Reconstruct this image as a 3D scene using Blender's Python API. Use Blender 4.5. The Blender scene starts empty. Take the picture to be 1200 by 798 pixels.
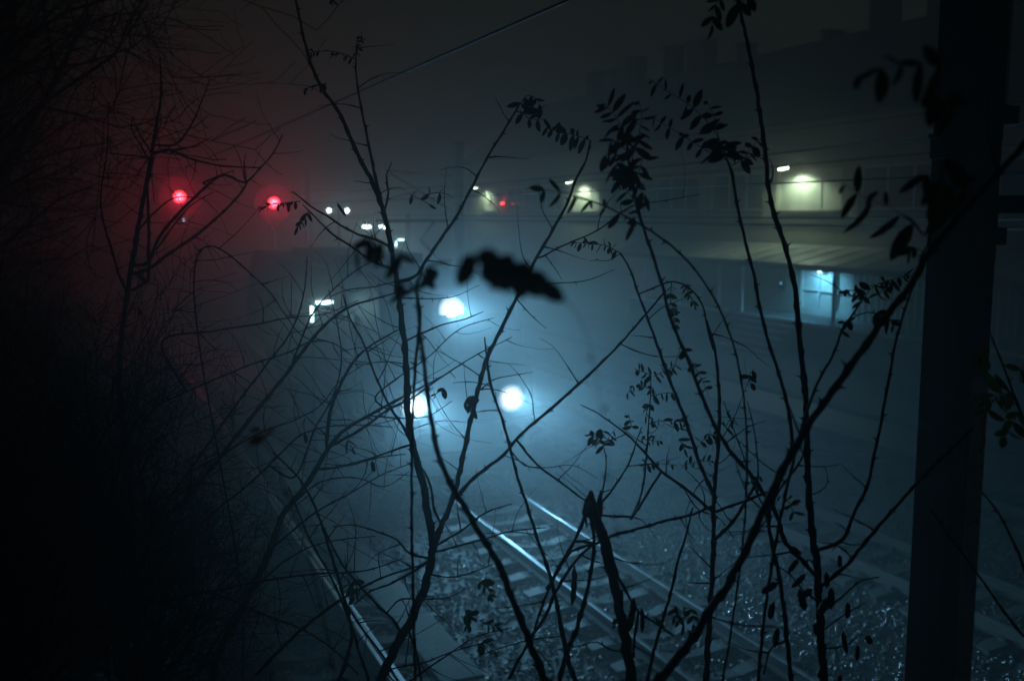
import bpy, math, random
import numpy as np
from mathutils import Vector, Matrix, noise

random.seed(11)
SC = bpy.context.scene
COL = SC.collection
R = math.radians

# ------------------------------------------------------------------ camera frame
FPX = 1166.7                      # 35 mm lens on a 36 mm sensor, in photo pixels (1200 wide)
CAM = Vector((0, 0, 5.3))
PITCH = math.atan(149 / FPX)
FWD = Vector((0, math.cos(PITCH), -math.sin(PITCH)))
UPV = Vector((0, math.sin(PITCH), math.cos(PITCH)))
A = R(23.44)                      # the tracks run this far left of the view axis
SA, CA = math.sin(A), math.cos(A)


def at(px, py, d):
    """the point seen at photo pixel (px, py), d metres in front of the lens"""
    return CAM + d * (FWD + (px - 600) / FPX * Vector((1, 0, 0)) + (399 - py) / FPX * UPV)


def trk(n, u, z=0.0):
    """n metres to the right of the viewpoint, u metres up the line"""
    return Vector((n * CA - u * SA, n * SA + u * CA, z))


def untrk(p):
    return p.x * CA + p.y * SA, -p.x * SA + p.y * CA


# ------------------------------------------------------------------ materials
def mat(name, color, rough=0.7, metal=0.0, noise_scale=None, var=0.35, bump=0.0, spec=0.5, emit=None, strength=0.0, coords='Object', bump_scale=None):
    m = bpy.data.materials.new(name)
    m.use_nodes = True
    nt = m.node_tree
    b = nt.nodes['Principled BSDF']
    b.inputs['Base Color'].default_value = (*color, 1)
    b.inputs['Roughness'].default_value = rough
    b.inputs['Metallic'].default_value = metal
    b.inputs['Specular IOR Level'].default_value = spec
    if emit:
        b.inputs['Emission Color'].default_value = (*emit, 1)
        b.inputs['Emission Strength'].default_value = strength
        try:
            m.cycles.emission_sampling = 'NONE'
        except Exception:
            pass
    if noise_scale:
        tc = nt.nodes.new('ShaderNodeTexCoord')
        nz = nt.nodes.new('ShaderNodeTexNoise')
        nz.inputs['Scale'].default_value = noise_scale
        nz.inputs['Detail'].default_value = 6
        nz.inputs['Roughness'].default_value = 0.65
        nt.links.new(tc.outputs[coords], nz.inputs['Vector'])
        ramp = nt.nodes.new('ShaderNodeValToRGB')
        ramp.color_ramp.elements[0].position = 0.3
        ramp.color_ramp.elements[1].position = 0.7
        ramp.color_ramp.elements[0].color = (*[c * (1 - var) for c in color], 1)
        ramp.color_ramp.elements[1].color = (*[min(1, c * (1 + var)) for c in color], 1)
        nt.links.new(nz.outputs['Fac'], ramp.inputs['Fac'])
        nt.links.new(ramp.outputs['Color'], b.inputs['Base Color'])
        mr = nt.nodes.new('ShaderNodeMapRange')
        mr.inputs['To Min'].default_value = max(0.05, rough - 0.15)
        mr.inputs['To Max'].default_value = min(1, rough + 0.15)
        nt.links.new(nz.outputs['Fac'], mr.inputs['Value'])
        nt.links.new(mr.outputs['Result'], b.inputs['Roughness'])
        if bump:
            n2 = nz
            if bump_scale:
                n2 = nt.nodes.new('ShaderNodeTexNoise')
                n2.inputs['Scale'].default_value = bump_scale
                n2.inputs['Detail'].default_value = 4
                nt.links.new(tc.outputs[coords], n2.inputs['Vector'])
            bp = nt.nodes.new('ShaderNodeBump')
            bp.inputs['Strength'].default_value = bump
            bp.inputs['Distance'].default_value = 0.02
            nt.links.new(n2.outputs['Fac'], bp.inputs['Height'])
            nt.links.new(bp.outputs['Normal'], b.inputs['Normal'])
    return m


def leaf_mat(name, color):
    m = mat(name, color, 0.5, noise_scale=18, var=0.5)
    nt = m.node_tree
    b = nt.nodes['Principled BSDF']
    out = nt.nodes['Material Output']
    tr = nt.nodes.new('ShaderNodeBsdfTranslucent')
    tr.inputs['Color'].default_value = (color[0] * 0.9, color[1] * 1.1, color[2] * 0.6, 1)
    mx = nt.nodes.new('ShaderNodeMixShader')
    mx.inputs['Fac'].default_value = 0.45
    nt.links.new(b.outputs[0], mx.inputs[1])
    nt.links.new(tr.outputs[0], mx.inputs[2])
    nt.links.new(mx.outputs[0], out.inputs['Surface'])
    return m


HEAD_C = (0.21, 0.58, 0.88)
GREEN_C = (0.74, 1.0, 0.68)
CYAN_C = (0.50, 0.92, 1.0)
M = dict(
    bark=mat('wet_bark', (0.035, 0.030, 0.026), 0.55, noise_scale=60, var=0.5, bump=0.5),
    bark_far=mat('dull_bark', (0.022, 0.019, 0.017), 0.8, noise_scale=40, var=0.4),
    leaf=leaf_mat('leaf_olive', (0.075, 0.095, 0.030)),
    leaf_dead=leaf_mat('leaf_brown', (0.030, 0.024, 0.012)),
    leaf_gold=leaf_mat('leaf_yellowed', (0.16, 0.075, 0.015)),
    pod=mat('pod_brown', (0.018, 0.012, 0.009), 0.6, noise_scale=50),
    soil=mat('soil', (0.020, 0.017, 0.014), 0.9, noise_scale=3, var=0.5, bump=0.6, bump_scale=30),
    gravel=mat('gravel_bed', (0.026, 0.027, 0.028), 0.5, noise_scale=25, var=0.75, bump=1.0, bump_scale=30, spec=0.25),
    stone=mat('wet_stone', (0.042, 0.044, 0.047), 0.17, noise_scale=14, var=0.6, bump=0.3, bump_scale=60, spec=0.6),
    asphalt=mat('wet_asphalt', (0.030, 0.032, 0.034), 0.75, noise_scale=2.0, var=0.3, bump=0.35, bump_scale=70, spec=0.15),
    concrete=mat('concrete', (0.20, 0.195, 0.18), 0.7, noise_scale=5, var=0.35, bump=0.4, bump_scale=35),
    sleeper=mat('sleeper_concrete', (0.042, 0.041, 0.040), 0.6, noise_scale=8, var=0.4, bump=0.4, bump_scale=40),
    rail_side=mat('rail_rust', (0.028, 0.018, 0.014), 0.85, 0.0, noise_scale=12, var=0.4, bump=0.3),
    rail_top=mat('rail_polished', (0.30, 0.31, 0.33), 0.36, 1.0, noise_scale=6, var=0.15),
    rail_dull=mat('rail_dull', (0.30, 0.30, 0.31), 0.42, 0.9, noise_scale=6, var=0.3),
    steel=mat('mast_steel', (0.020, 0.021, 0.021), 0.55, 0.3, noise_scale=7, var=0.4, bump=0.2),
    steel_pale=mat('galvanised_steel', (0.32, 0.33, 0.34), 0.42, 0.7, noise_scale=9, var=0.25),
    cable=mat('cable', (0.03, 0.03, 0.031), 0.5, 0.3),
    plaster=mat('plaster', (0.36, 0.35, 0.28), 0.85, noise_scale=0.8, var=0.22, bump=0.25, bump_scale=18),
    plinth=mat('plinth_plaster', (0.07, 0.07, 0.068), 0.85, noise_scale=1.5, var=0.3, bump=0.3, bump_scale=15),
    roof=mat('roof_tiles', (0.08, 0.05, 0.04), 0.75, noise_scale=3, var=0.4, bump=0.5, bump_scale=9),
    brick=mat('chimney_brick', (0.12, 0.07, 0.055), 0.8, noise_scale=6, var=0.4),
    canopy=mat('canopy_sheet', (0.40, 0.41, 0.38), 0.45, 0.1, noise_scale=1.3, var=0.3, bump=0.1),
    white=mat('white_paint', (0.68, 0.68, 0.64), 0.5, noise_scale=4, var=0.15),
    shutter=mat('shutter_white', (0.62, 0.63, 0.56), 0.55, noise_scale=3, var=0.12),
    dark=mat('dark_paint', (0.03, 0.032, 0.034), 0.5, noise_scale=6, var=0.3),
    black=mat('matt_black', (0.010, 0.010, 0.010), 0.85, spec=0.15),
    glass=mat('window_glass', (0.02, 0.025, 0.03), 0.3, spec=0.12),
    loco=mat('engine_paint', (0.014, 0.022, 0.032), 0.6, noise_scale=2, var=0.3),
    loco_grey=mat('engine_grey', (0.10, 0.10, 0.105), 0.5, noise_scale=3, var=0.3),
    insul=mat('insulator_glaze', (0.09, 0.045, 0.03), 0.25),
    wood_shade=mat('shade_dark_wood', (0.022, 0.018, 0.015), 0.8, noise_scale=8, var=0.4, bump=0.4),
    wood=mat('weathered_wood', (0.10, 0.075, 0.05), 0.8, noise_scale=8, var=0.4, bump=0.4),
    l_head=mat('headlamp_glow', (0.8, 0.8, 0.8), emit=(0.80, 0.93, 1.0), strength=60),
    l_tube=mat('tube_glow', (0.8, 0.8, 0.8), emit=(0.62, 0.95, 1.0), strength=4),
    l_yard=mat('yard_lamp_glow', (0.8, 0.8, 0.8), emit=(0.70, 0.97, 1.0), strength=10),
    l_wall=mat('wall_lamp_glow', (0.8, 0.8, 0.8), emit=(0.86, 1.0, 0.78), strength=14),
    l_porch=mat('porch_lamp_glow', (0.8, 0.8, 0.8), emit=(0.55, 0.88, 1.0), strength=9),
    l_red=mat('signal_red_glow', (0.5, 0.02, 0.02), emit=(1.0, 0.035, 0.05), strength=26),
    l_sig=mat('signal_lens_glow', (0.5, 0.02, 0.02), emit=(1.0, 0.05, 0.075), strength=26),
    l_small=mat('indicator_glow', (0.5, 0.5, 0.5), emit=(0.6, 0.85, 1.0), strength=3),
    l_blue=mat('blue_indicator_glow', (0.1, 0.2, 0.5), emit=(0.15, 0.5, 1.0), strength=3),
)


def lens_bloom(m, radius, strength):
    """lens emission fading outwards from its centre, standing in for lamp bloom"""
    nt = m.node_tree
    b = nt.nodes['Principled BSDF']
    tc = nt.nodes.new('ShaderNodeTexCoord')
    mp = nt.nodes.new('ShaderNodeMapping'); mp.inputs['Scale'].default_value = (1 / radius,) * 3
    gr = nt.nodes.new('ShaderNodeTexGradient'); gr.gradient_type = 'QUADRATIC_SPHERE'
    mu = nt.nodes.new('ShaderNodeMath'); mu.operation = 'MULTIPLY'; mu.inputs[1].default_value = strength
    nt.links.new(tc.outputs['Object'], mp.inputs['Vector'])
    nt.links.new(mp.outputs['Vector'], gr.inputs['Vector'])
    nt.links.new(gr.outputs['Fac'], mu.inputs[0])
    nt.links.new(mu.outputs[0], b.inputs['Emission Strength'])


lens_bloom(M['l_head'], 0.32, 7)  # wide lenses with a painted fade imitate the bloom round the lamps
lens_bloom(M['l_sig'], 0.33, 60)


# ------------------------------------------------------------------ mesh builder
class MB:
    def __init__(s):
        s.v, s.f = [], []

    def add(s, vs, fs):
        o = len(s.v)
        s.v.extend([tuple(x) for x in vs])
        s.f.extend([tuple(i + o for i in f) for f in fs])

    def box(s, x0, x1, y0, y1, z0, z1):
        s.add([(x0, y0, z0), (x1, y0, z0), (x1, y1, z0), (x0, y1, z0), (x0, y0, z1), (x1, y0, z1), (x1, y1, z1), (x0, y1, z1)],
              [(0, 3, 2, 1), (4, 5, 6, 7), (0, 1, 5, 4), (1, 2, 6, 5), (2, 3, 7, 6), (3, 0, 4, 7)])
        return s

    def prism(s, prof, axis, a0, a1):
        """closed profile of 2-D points swept along axis 'x' or 'y' (profile in the other two axes)"""
        k = len(prof)
        def mk(a, p):
            return (a, p[0], p[1]) if axis == 'x' else ((p[0], a, p[1]) if axis == 'y' else (p[0], p[1], a))
        vs = [mk(a0, p) for p in prof] + [mk(a1, p) for p in prof]
        fs = [tuple(range(k))[::-1], tuple(range(k, 2 * k))]
        fs += [(i, (i + 1) % k, k + (i + 1) % k, k + i) for i in range(k)]
        s.add(vs, fs)
        return s

    def tube(s, pts, rad, seg=6, cap=True):
        pts = [Vector(p) for p in pts]
        n = len(pts)
        if n < 2:
            return s
        if not hasattr(rad, '__len__'):
            rad = [rad] * n
        t = (pts[1] - pts[0]).normalized()
        ref = Vector((0, 0, 1)) if abs(t.z) < 0.9 else Vector((1, 0, 0))
        nx = t.cross(ref).normalized()
        vs = []
        for i in range(n):
            t = (pts[min(i + 1, n - 1)] - pts[max(i - 1, 0)])
            if t.length < 1e-9:
                t = Vector((0, 0, 1))
            t.normalize()
            nx = (nx - t * nx.dot(t))
            if nx.length < 1e-6:
                nx = t.orthogonal()
            nx.normalize()
            ny = t.cross(nx)
            for k in range(seg):
                a = 2 * math.pi * k / seg
                vs.append(pts[i] + (nx * math.cos(a) + ny * math.sin(a)) * rad[i])
        fs = []
        for i in range(n - 1):
            for k in range(seg):
                k2 = (k + 1) % seg
                fs.append((i * seg + k, i * seg + k2, (i + 1) * seg + k2, (i + 1) * seg + k))
        if cap:
            fs.append(tuple(range(seg))[::-1])
            fs.append(tuple(range((n - 1) * seg, n * seg)))
        s.add(vs, fs)
        return s

    def cyl(s, p0, p1, r0, r1=None, seg=14):
        return s.tube([p0, p1], [r0, r0 if r1 is None else r1], seg)

    def build(s, name, material, parent=None, smooth=False, bevel=0.0, loc=None):
        me = bpy.data.meshes.new(name)
        me.from_pydata(s.v, [], s.f)
        me.materials.append(material)
        if smooth:
            me.polygons.foreach_set('use_smooth', [True] * len(me.polygons))
        me.update()
        o = bpy.data.objects.new(name, me)
        COL.objects.link(o)
        if parent is not None:
            o.parent = parent
        if loc is not None:
            o.location = loc
        if bevel:
            md = o.modifiers.new('edges', 'BEVEL')
            md.width = bevel
            md.segments = 2
            md.limit_method = 'ANGLE'
        return o


def tag(o, label=None, cat=None, group=None, kind=None):
    if label: o['label'] = label
    if cat: o['category'] = cat
    if group: o['group'] = group
    if kind: o['kind'] = kind
    return o


def thing(name, label, cat, loc, rz=0.0, group=None):
    o = bpy.data.objects.new(name, None)
    o.empty_display_size = 0.2
    COL.objects.link(o)
    o.location = loc
    o.rotation_euler = (0, 0, rz)
    return tag(o, label, cat, group)


def copy_tree(o, parent=None):
    c = o.copy()
    COL.objects.link(c)
    c.parent = parent
    for ch in list(o.children):
        copy_tree(ch, c)
    return c


def lamp(kind, loc, power, color, radius=0.06, name='lamp_light', parent=None, aim=None, size=None, blend=1.0):
    d = bpy.data.lights.new(name, kind)
    d.energy = power
    d.color = color
    d.shadow_soft_size = radius
    if kind == 'SPOT':
        d.spot_size = R(size)
        d.spot_blend = blend
    o = bpy.data.objects.new(name, d)
    COL.objects.link(o)
    o.location = loc
    if aim is not None:
        o.rotation_euler = Vector(aim).to_track_quat('-Z', 'Y').to_euler()
    if parent is not None:
        o.parent = parent
    return o


# ------------------------------------------------------------------ terrain
def bank_h(n, u):
    """height of the railway bank the viewpoint stands on"""
    t = (1.35 - n) / 1.75
    t = max(0.0, min(1.0, t))
    h = 3.65 * t * t * (3 - 2 * t)
    if n < -2.0:
        h += 0.62 * (-2.0 - n) if n > -20 else 0.62 * 18
    w = noise.noise(Vector((n * 0.5, u * 0.5, 3.1))) * 0.28 + noise.noise(Vector((n * 1.9, u * 1.9, 7.7))) * 0.09
    return h + w * min(1.0, max(0.0, (1.35 - n) / 0.6))


def ground_z(p):
    n, u = untrk(p)
    return bank_h(n, u) if n < 1.35 else 0.0


S = 420
g = MB()
g.add([(-S, -S, -0.02), (S, -S, -0.02), (S, S, -0.02), (-S, S, -0.02)], [(0, 1, 2, 3)])
tag(g.build('ground', M['gravel']), kind='structure')

b = MB()
ns = list(np.concatenate([np.linspace(-60, -6, 16), np.linspace(-5.2, -1.0, 14), np.linspace(-0.85, 1.5, 26)]))
us = list(np.concatenate([np.linspace(-25, -3, 10), np.linspace(-2, 22, 90), np.linspace(23, 60, 40), np.linspace(64, 160, 16)]))
vs = [trk(n, u, bank_h(n, u) - (0.3 if n > 1.4 else 0)) for u in us for n in ns]
K = len(ns)
b.add(vs, [(i * K + j, i * K + j + 1, (i + 1) * K + j + 1, (i + 1) * K + j) for i in range(len(us) - 1) for j in range(K - 1)])
tag(b.build('embankment_terrain', M['soil'], smooth=True), kind='structure')

o = MB().box(0.9, 3.35, -20, 130, -0.3, 0.012).build('shade_ground_strip', M['soil']); o.rotation_euler.z = A; tag(o, kind='structure')  # dark sheet added in place of the shade along the left track
# paved apron along the building and the concrete walkway between the tracks
r = MB().box(18.8, 24.35, -10, 120, -0.1, 0.10)
o = r.build('paved_yard_road', M['asphalt'], bevel=0.02); o.rotation_euler.z = A; tag(o, kind='structure')
w = MB()
u = -6.0
while u < 70:
    L = 1.98
    j = random.uniform(-0.02, 0.02)
    w.box(3.46 + j, 3.98 + j, u, u + L, -0.05, 0.085 + random.uniform(-0.012, 0.012))
    u += L + 0.02
o = w.build('concrete_path', M['concrete'], bevel=0.012); o.rotation_euler.z = A; tag(o, kind='structure')


# ------------------------------------------------------------------ tracks
RAIL = [(-0.065, 0), (0.065, 0), (0.065, 0.012), (0.012, 0.03), (0.012, 0.125), (0.034, 0.138), (0.034, 0.158), (-0.034, 0.158), (-0.034, 0.138), (-0.012, 0.125), (-0.012, 0.03), (-0.065, 0.012)]
HEADP = [(-0.036, 0.1585), (0.036, 0.1585), (0.032, 0.168), (0.022, 0.172), (-0.022, 0.172), (-0.032, 0.168)]
TRACKS = [(2.38, 'railway track with rusty double rails at the foot of the dark bank', 0.0),
          (6.52, 'railway track under the approaching engine, its rails gleaming in the headlights', 0.0),
          (10.9, 'empty railway track between the engine track and the far track', 0.0),
          (15.3, 'railway track lying nearest to the long building', 0.0)]


def sleeper_geo(mb, u, zt):
    hw, bw = 1.28, 0.13
    # monobloc concrete sleeper: thick under the rails, waisted in the middle
    xs = [-1.06, -0.82, -0.4, -0.2, 0.2, 0.4, 0.82, 1.06]
    zs = [0.0, 0.035, 0.035, -0.012, -0.012, 0.035, 0.035, 0.0]
    ws = [0.12, 0.135, 0.135, 0.105, 0.105, 0.135, 0.135, 0.12]
    vs, fs = [], []
    for x, z, w_ in zip(xs, zs, ws):
        vs += [(x, u - w_ - 0.02, -0.12), (x, u - w_ + 0.02, zt + z), (x, u + w_ - 0.02, zt + z), (x, u + w_ + 0.02, -0.12)]
    for i in range(len(xs) - 1):
        a, c = i * 4, (i + 1) * 4
        for k in range(3):
            fs.append((a + k, c + k, c + k + 1, a + k + 1))
    fs += [(0, 1, 2, 3), (28, 31, 30, 29)]
    mb.add(vs, fs)


for ti, (nc, lab, z0) in enumerate(TRACKS):
    t = thing('railway_track', lab, 'railway track', trk(nc, 0, z0), A, 'parallel railway tracks')
    zt = 0.055
    for s in (-1, 1):
        m = MB()
        x0 = s * 0.615
        m.prism([(x0 + p[0], zt + 0.03 + p[1]) for p in RAIL], 'y', -9, 160)
        rail = m.build('rail', M['rail_side'], t)
        m = MB()
        m.prism([(x0 + p[0], zt + 0.03 + p[1]) for p in HEADP], 'y', -9, 160)
        m.build('rail_head', M['rail_top'] if ti == 1 else (M['rail_dull'] if ti == 0 and s == 1 else M['rail_side']), rail)
        if ti == 0 and s == 1:      # check rail beside the running rail
            m = MB()
            m.prism([(x0 - 0.095 + p[0] * 0.8, zt + 0.04 + p[1]) for p in RAIL], 'y', -9, 60)
            cr = m.build('check_rail', M['rail_side'], t)
            m = MB()
            m.prism([(x0 - 0.095 + p[0] * 0.8, zt + 0.04 + p[1]) for p in HEADP], 'y', -9, 60)
            m.build('rail_head', M['rail_dull'], cr)
    u = -6.0 + random.random() * 0.3
    far = MB()
    clips = MB()
    while u < 110:
        if ti == 1 and 3 < u < 22:
            m = MB(); sleeper_geo(m, u, zt); m.build('sleeper', M['sleeper'], t)
        else:
            sleeper_geo(far, u, zt)
        if u < 30:
            for s in (-1, 1):
                for e in (-0.1, 0.1):
                    clips.box(s * 0.615 + e - 0.03, s * 0.615 + e + 0.03, u - 0.05, u + 0.05, zt + 0.03, zt + 0.075)
        u += 0.62
    tag(far.build('sleeper', M['sleeper'] if ti == 1 else M['wood_shade'], t), kind='stuff')  # dark wood puts the left track's shade into the sleeper colour
    tag(clips.build('rail_clips', M['rail_side'], t), kind='stuff')

# ballast stones, wet
rng = np.random.default_rng(5)
ICO_V = []
ph = (1 + 5 ** 0.5) / 2
for a_ in (-1, 1):
    for c_ in (-ph, ph):
        ICO_V += [(0, a_, c_), (a_, c_, 0), (c_, 0, a_)]
ICO_V = np.array(ICO_V) / (1 + ph * ph) ** 0.5
# hull faces of the icosahedron
ICO_F = []
for i in range(12):
    for j in range(i + 1, 12):
        for k in range(j + 1, 12):
            d = [np.linalg.norm(ICO_V[x] - ICO_V[y]) for x, y in ((i, j), (j, k), (i, k))]
            if max(d) < 1.1:
                nrm = np.cross(ICO_V[j] - ICO_V[i], ICO_V[k] - ICO_V[i])
                ICO_F.append((i, j, k) if nrm @ ICO_V[i] > 0 else (i, k, j))
ICO_F = np.array(ICO_F)
NST = 32000
nn, uu = [], []
while len(nn) < NST:
    n_ = rng.uniform(1.3, 13.5); u_ = rng.uniform(5.0, 24.0) if rng.random() < 0.9 else rng.uniform(30, 45)
    if 3.42 < n_ < 4.02 and rng.random() < 0.93:
        continue
    if rng.random() > 0.25 + 0.75 * min(1, 13.0 / max(6, u_)):
        continue
    nn.append(n_); uu.append(u_)
nn, uu = np.array(nn), np.array(uu)
size = rng.uniform(0.018, 0.042, NST)
rad = rng.uniform(0.65, 1.25, (NST, 12, 1))
vs = ICO_V[None] * rad * size[:, None, None]
vs[:, :, 2] *= rng.uniform(0.5, 0.9, (NST, 1))
th = rng.uniform(0, 6.28, NST)
c_, s_ = np.cos(th), np.sin(th)
x = vs[:, :, 0] * c_[:, None] - vs[:, :, 1] * s_[:, None]
y = vs[:, :, 0] * s_[:, None] + vs[:, :, 1] * c_[:, None]
onsl = np.zeros(NST)
for nc in (2.38, 6.52, 10.9):
    onsl = np.where(np.abs(nn - nc) < 1.1, 0.03, onsl)
z = vs[:, :, 2] + (rng.uniform(-0.005, 0.025, NST) + onsl * rng.uniform(-0.4, 1, NST))[:, None]
V = np.stack([x + nn[:, None], y + uu[:, None], z], -1).reshape(-1, 3)
F = (ICO_F[None] + (np.arange(NST) * 12)[:, None, None]).reshape(-1, 3)
me = bpy.data.meshes.new('ballast_stones')
me.vertices.add(len(V)); me.vertices.foreach_set('co', V.ravel())
me.loops.add(F.size); me.loops.foreach_set('vertex_index', F.ravel().astype(np.int32))
me.polygons.add(len(F)); me.polygons.foreach_set('loop_start', np.arange(0, F.size, 3, dtype=np.int32))
me.update(calc_edges=True)
me.validate()
me.materials.append(M['stone'])
o = bpy.data.objects.new('ballast_stones', me); COL.objects.link(o); o.rotation_euler.z = A
tag(o, 'wet grey ballast stones glinting between the tracks', 'ballast', kind='stuff')

# ------------------------------------------------------------------ the engine
LOCO_U = 17.45
LOCO_Z = 0.257
eng = thing('locomotive', 'locomotive coming through the fog with three blazing white headlights', 'locomotive', trk(6.52, LOCO_U, LOCO_Z), A)
body = MB()
prof = [(0.0, 1.05), (-0.10, 1.75), (0.10, 2.2), (0.75, 3.55), (1.05, 3.85), (15.6, 3.85), (15.9, 3.55), (16.55, 2.2), (16.7, 1.05)]
k = len(prof)
def hw(z): return 1.48 if z < 2.9 else 1.48 - 0.16 * (z - 2.9)
vs = [(-hw(p[1]), p[0], p[1]) for p in prof] + [(hw(p[1]), p[0], p[1]) for p in prof]
body.add(vs, [tuple(range(k)), tuple(range(k, 2 * k))[::-1]] + [(i, k + i, k + (i + 1) % k, (i + 1) % k) for i in range(k)])
bo = body.build('body', M['loco'], eng, bevel=0.07)
m = MB()
for zz in (1.30, 1.48): m.box(-1.5, 1.5, 1.2, 15.4, zz, zz + 0.05)
m.build('body_stripe', M['loco_grey'], bo)
for s in (-1, 1):
    m = MB()
    for i in range(9):
        m.box(s * 1.483 - 0.012, s * 1.483 + 0.012, 4.5 + i * 0.9, 5.2 + i * 0.9, 2.3, 2.8)
    m.build('side_grille', M['black'], bo)
    m = MB(); m.box(s * 1.485 - 0.012, s * 1.485 + 0.012, 2.15, 2.85, 1.15, 3.0)
    d = m.build('cab_door', M['loco_grey'], eng)
    m = MB(); m.box(s * 1.503 - 0.008, s * 1.503 + 0.008, 2.25, 2.75, 2.25, 2.85); m.build('pane', M['glass'], d)
    m = MB(); m.tube([(s * 1.55, 2.05, 1.0), (s * 1.55, 2.05, 2.6)], 0.018, 8); m.build('handrail', M['steel_pale'], d)
for s in (-1, 1):      # windscreens lie on the sloping front
    x0, x1 = (0.09, 1.18) if s > 0 else (-1.18, -0.09)
    def fr(z): return 0.10 + (z - 2.2) * (0.65 / 1.35)
    m = MB()
    z0, z1 = 2.38, 3.12
    vs = [(x0, fr(z0) - 0.02, z0), (x1, fr(z0) - 0.02, z0), (x1, fr(z1) - 0.02, z1), (x0, fr(z1) - 0.02, z1),
          (x0, fr(z0) + 0.02, z0), (x1, fr(z0) + 0.02, z0), (x1, fr(z1) + 0.02, z1), (x0, fr(z1) + 0.02, z1)]
    m.add(vs, [(0, 1, 2, 3), (4, 7, 6, 5), (0, 4, 5, 1), (1, 5, 6, 2), (2, 6, 7, 3), (3, 7, 4, 0)])
    ws = m.build('windscreen', M['glass'], eng)
    m = MB()
    m.tube([((x0 + x1) / 2, fr(2.36) - 0.05, 2.36), ((x0 + x1) / 2 + 0.25, fr(2.9) - 0.045, 2.9)], 0.012, 6)
    m.build('wiper', M['black'], ws)
    m = MB()
    m.cyl((s * 0.875, 0.02, 0.83), (s * 0.875, -0.38, 0.83), 0.09)
    m.cyl((s * 0.875, -0.38, 0.83), (s * 0.875, -0.43, 0.83), 0.23, 0.23, 20)
    m.build('buffer', M['black'], eng, smooth=False)
m = MB(); m.box(-1.4, 1.4, -0.02, 0.25, 0.55, 1.06); m.build('buffer_beam', M['loco_grey'], eng, bevel=0.02)
m = MB(); m.tube([(0, -0.02, 0.85), (0, -0.25, 0.82), (0, -0.32, 0.9), (0, -0.25, 0.97)], [0.05, 0.05, 0.035, 0.025], 8); m.build('coupling_hook', M['black'], eng)
m = MB(); m.prism([(-0.05, 0.12), (0.15, 0.12), (0.15, 0.5), (0.0, 0.5)], 'x', -1.3, 1.3); m.build('snow_plough', M['loco_grey'], eng)
for c in (3.6, 13.0):
    m = MB()
    for s in (-1, 1):
        m.box(s * 1.08 - 0.06, s * 1.08 + 0.06, c - 1.9, c + 1.9, 0.45, 0.75)
        m.box(s * 1.12 - 0.08, s * 1.12 + 0.08, c - 0.5, c + 0.5, 0.32, 0.62)
    m.box(-1.0, 1.0, c - 0.3, c + 0.3, 0.5, 0.9)
    bg = m.build('bogie', M['black'], eng, bevel=0.015)
    for e in (-1.35, 1.35):
        m = MB()
        for s in (-1, 1):
            m.cyl((s * 0.56, c + e, 0.55), (s * 0.69, c + e, 0.55), 0.55, 0.55, 28)
            m.cyl((s * 0.53, c + e, 0.55), (s * 0.56, c + e, 0.55), 0.58, 0.58, 28)
        m.cyl((-0.55, c + e, 0.55), (0.55, c + e, 0.55), 0.09)
        m.build('wheelset', M['rail_side'], bg)
m = MB()
m.box(-1.0, 1.0, 5.2, 7.4, 3.85, 4.1); m.box(-0.8, 0.8, 9.0, 12.0, 3.85, 4.05)
m.build('roof_equipment', M['loco_grey'], eng, bevel=0.03)
m = MB()
for s in (-1, 1):
    m.tube([(s * 0.55, 2.6, 4.0), (s * 0.6, 4.2, 4.45), (s * 0.5, 2.9, 4.88)], 0.025, 6)
m.tube([(-0.8, 2.9, 4.88), (0.8, 2.9, 4.88)], 0.03, 6)
m.box(-0.6, 0.6, 2.3, 3.6, 3.86, 3.97)
m.build('pantograph', M['steel'], eng)
HL = [(-0.97, -0.06, 1.51), (0.97, -0.06, 1.51), (0.0, 0.60, 3.2)]
for i, (hx, hy, hz) in enumerate(HL):
    m = MB()
    yb = hy + (0.06 if i < 2 else 0.35)
    m.cyl((hx, yb + 0.06, hz), (hx, hy - 0.06, hz), 0.27, 0.29, 40)
    hl = m.build('headlight', M['loco_grey'], eng)
    m = MB()
    m.cyl((0, 0, 0), (0, -0.02, 0), 0.27, 0.26, 48)
    m.build('lens', M['l_head'], hl, loc=(hx, hy - 0.062, hz))
    aim = (0.24, -1, -0.06)
    lamp('SPOT', (hx, hy - 0.13, hz), 1800, HEAD_C, 0.07, 'headlight_beam', eng, aim, 50, 1.0)
    lamp('SPOT', (hx, hy - 0.14, hz), 460, HEAD_C, 0.08, 'headlight_spill', eng, (0.30, -1, -0.18), 112, 1.0)

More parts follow.
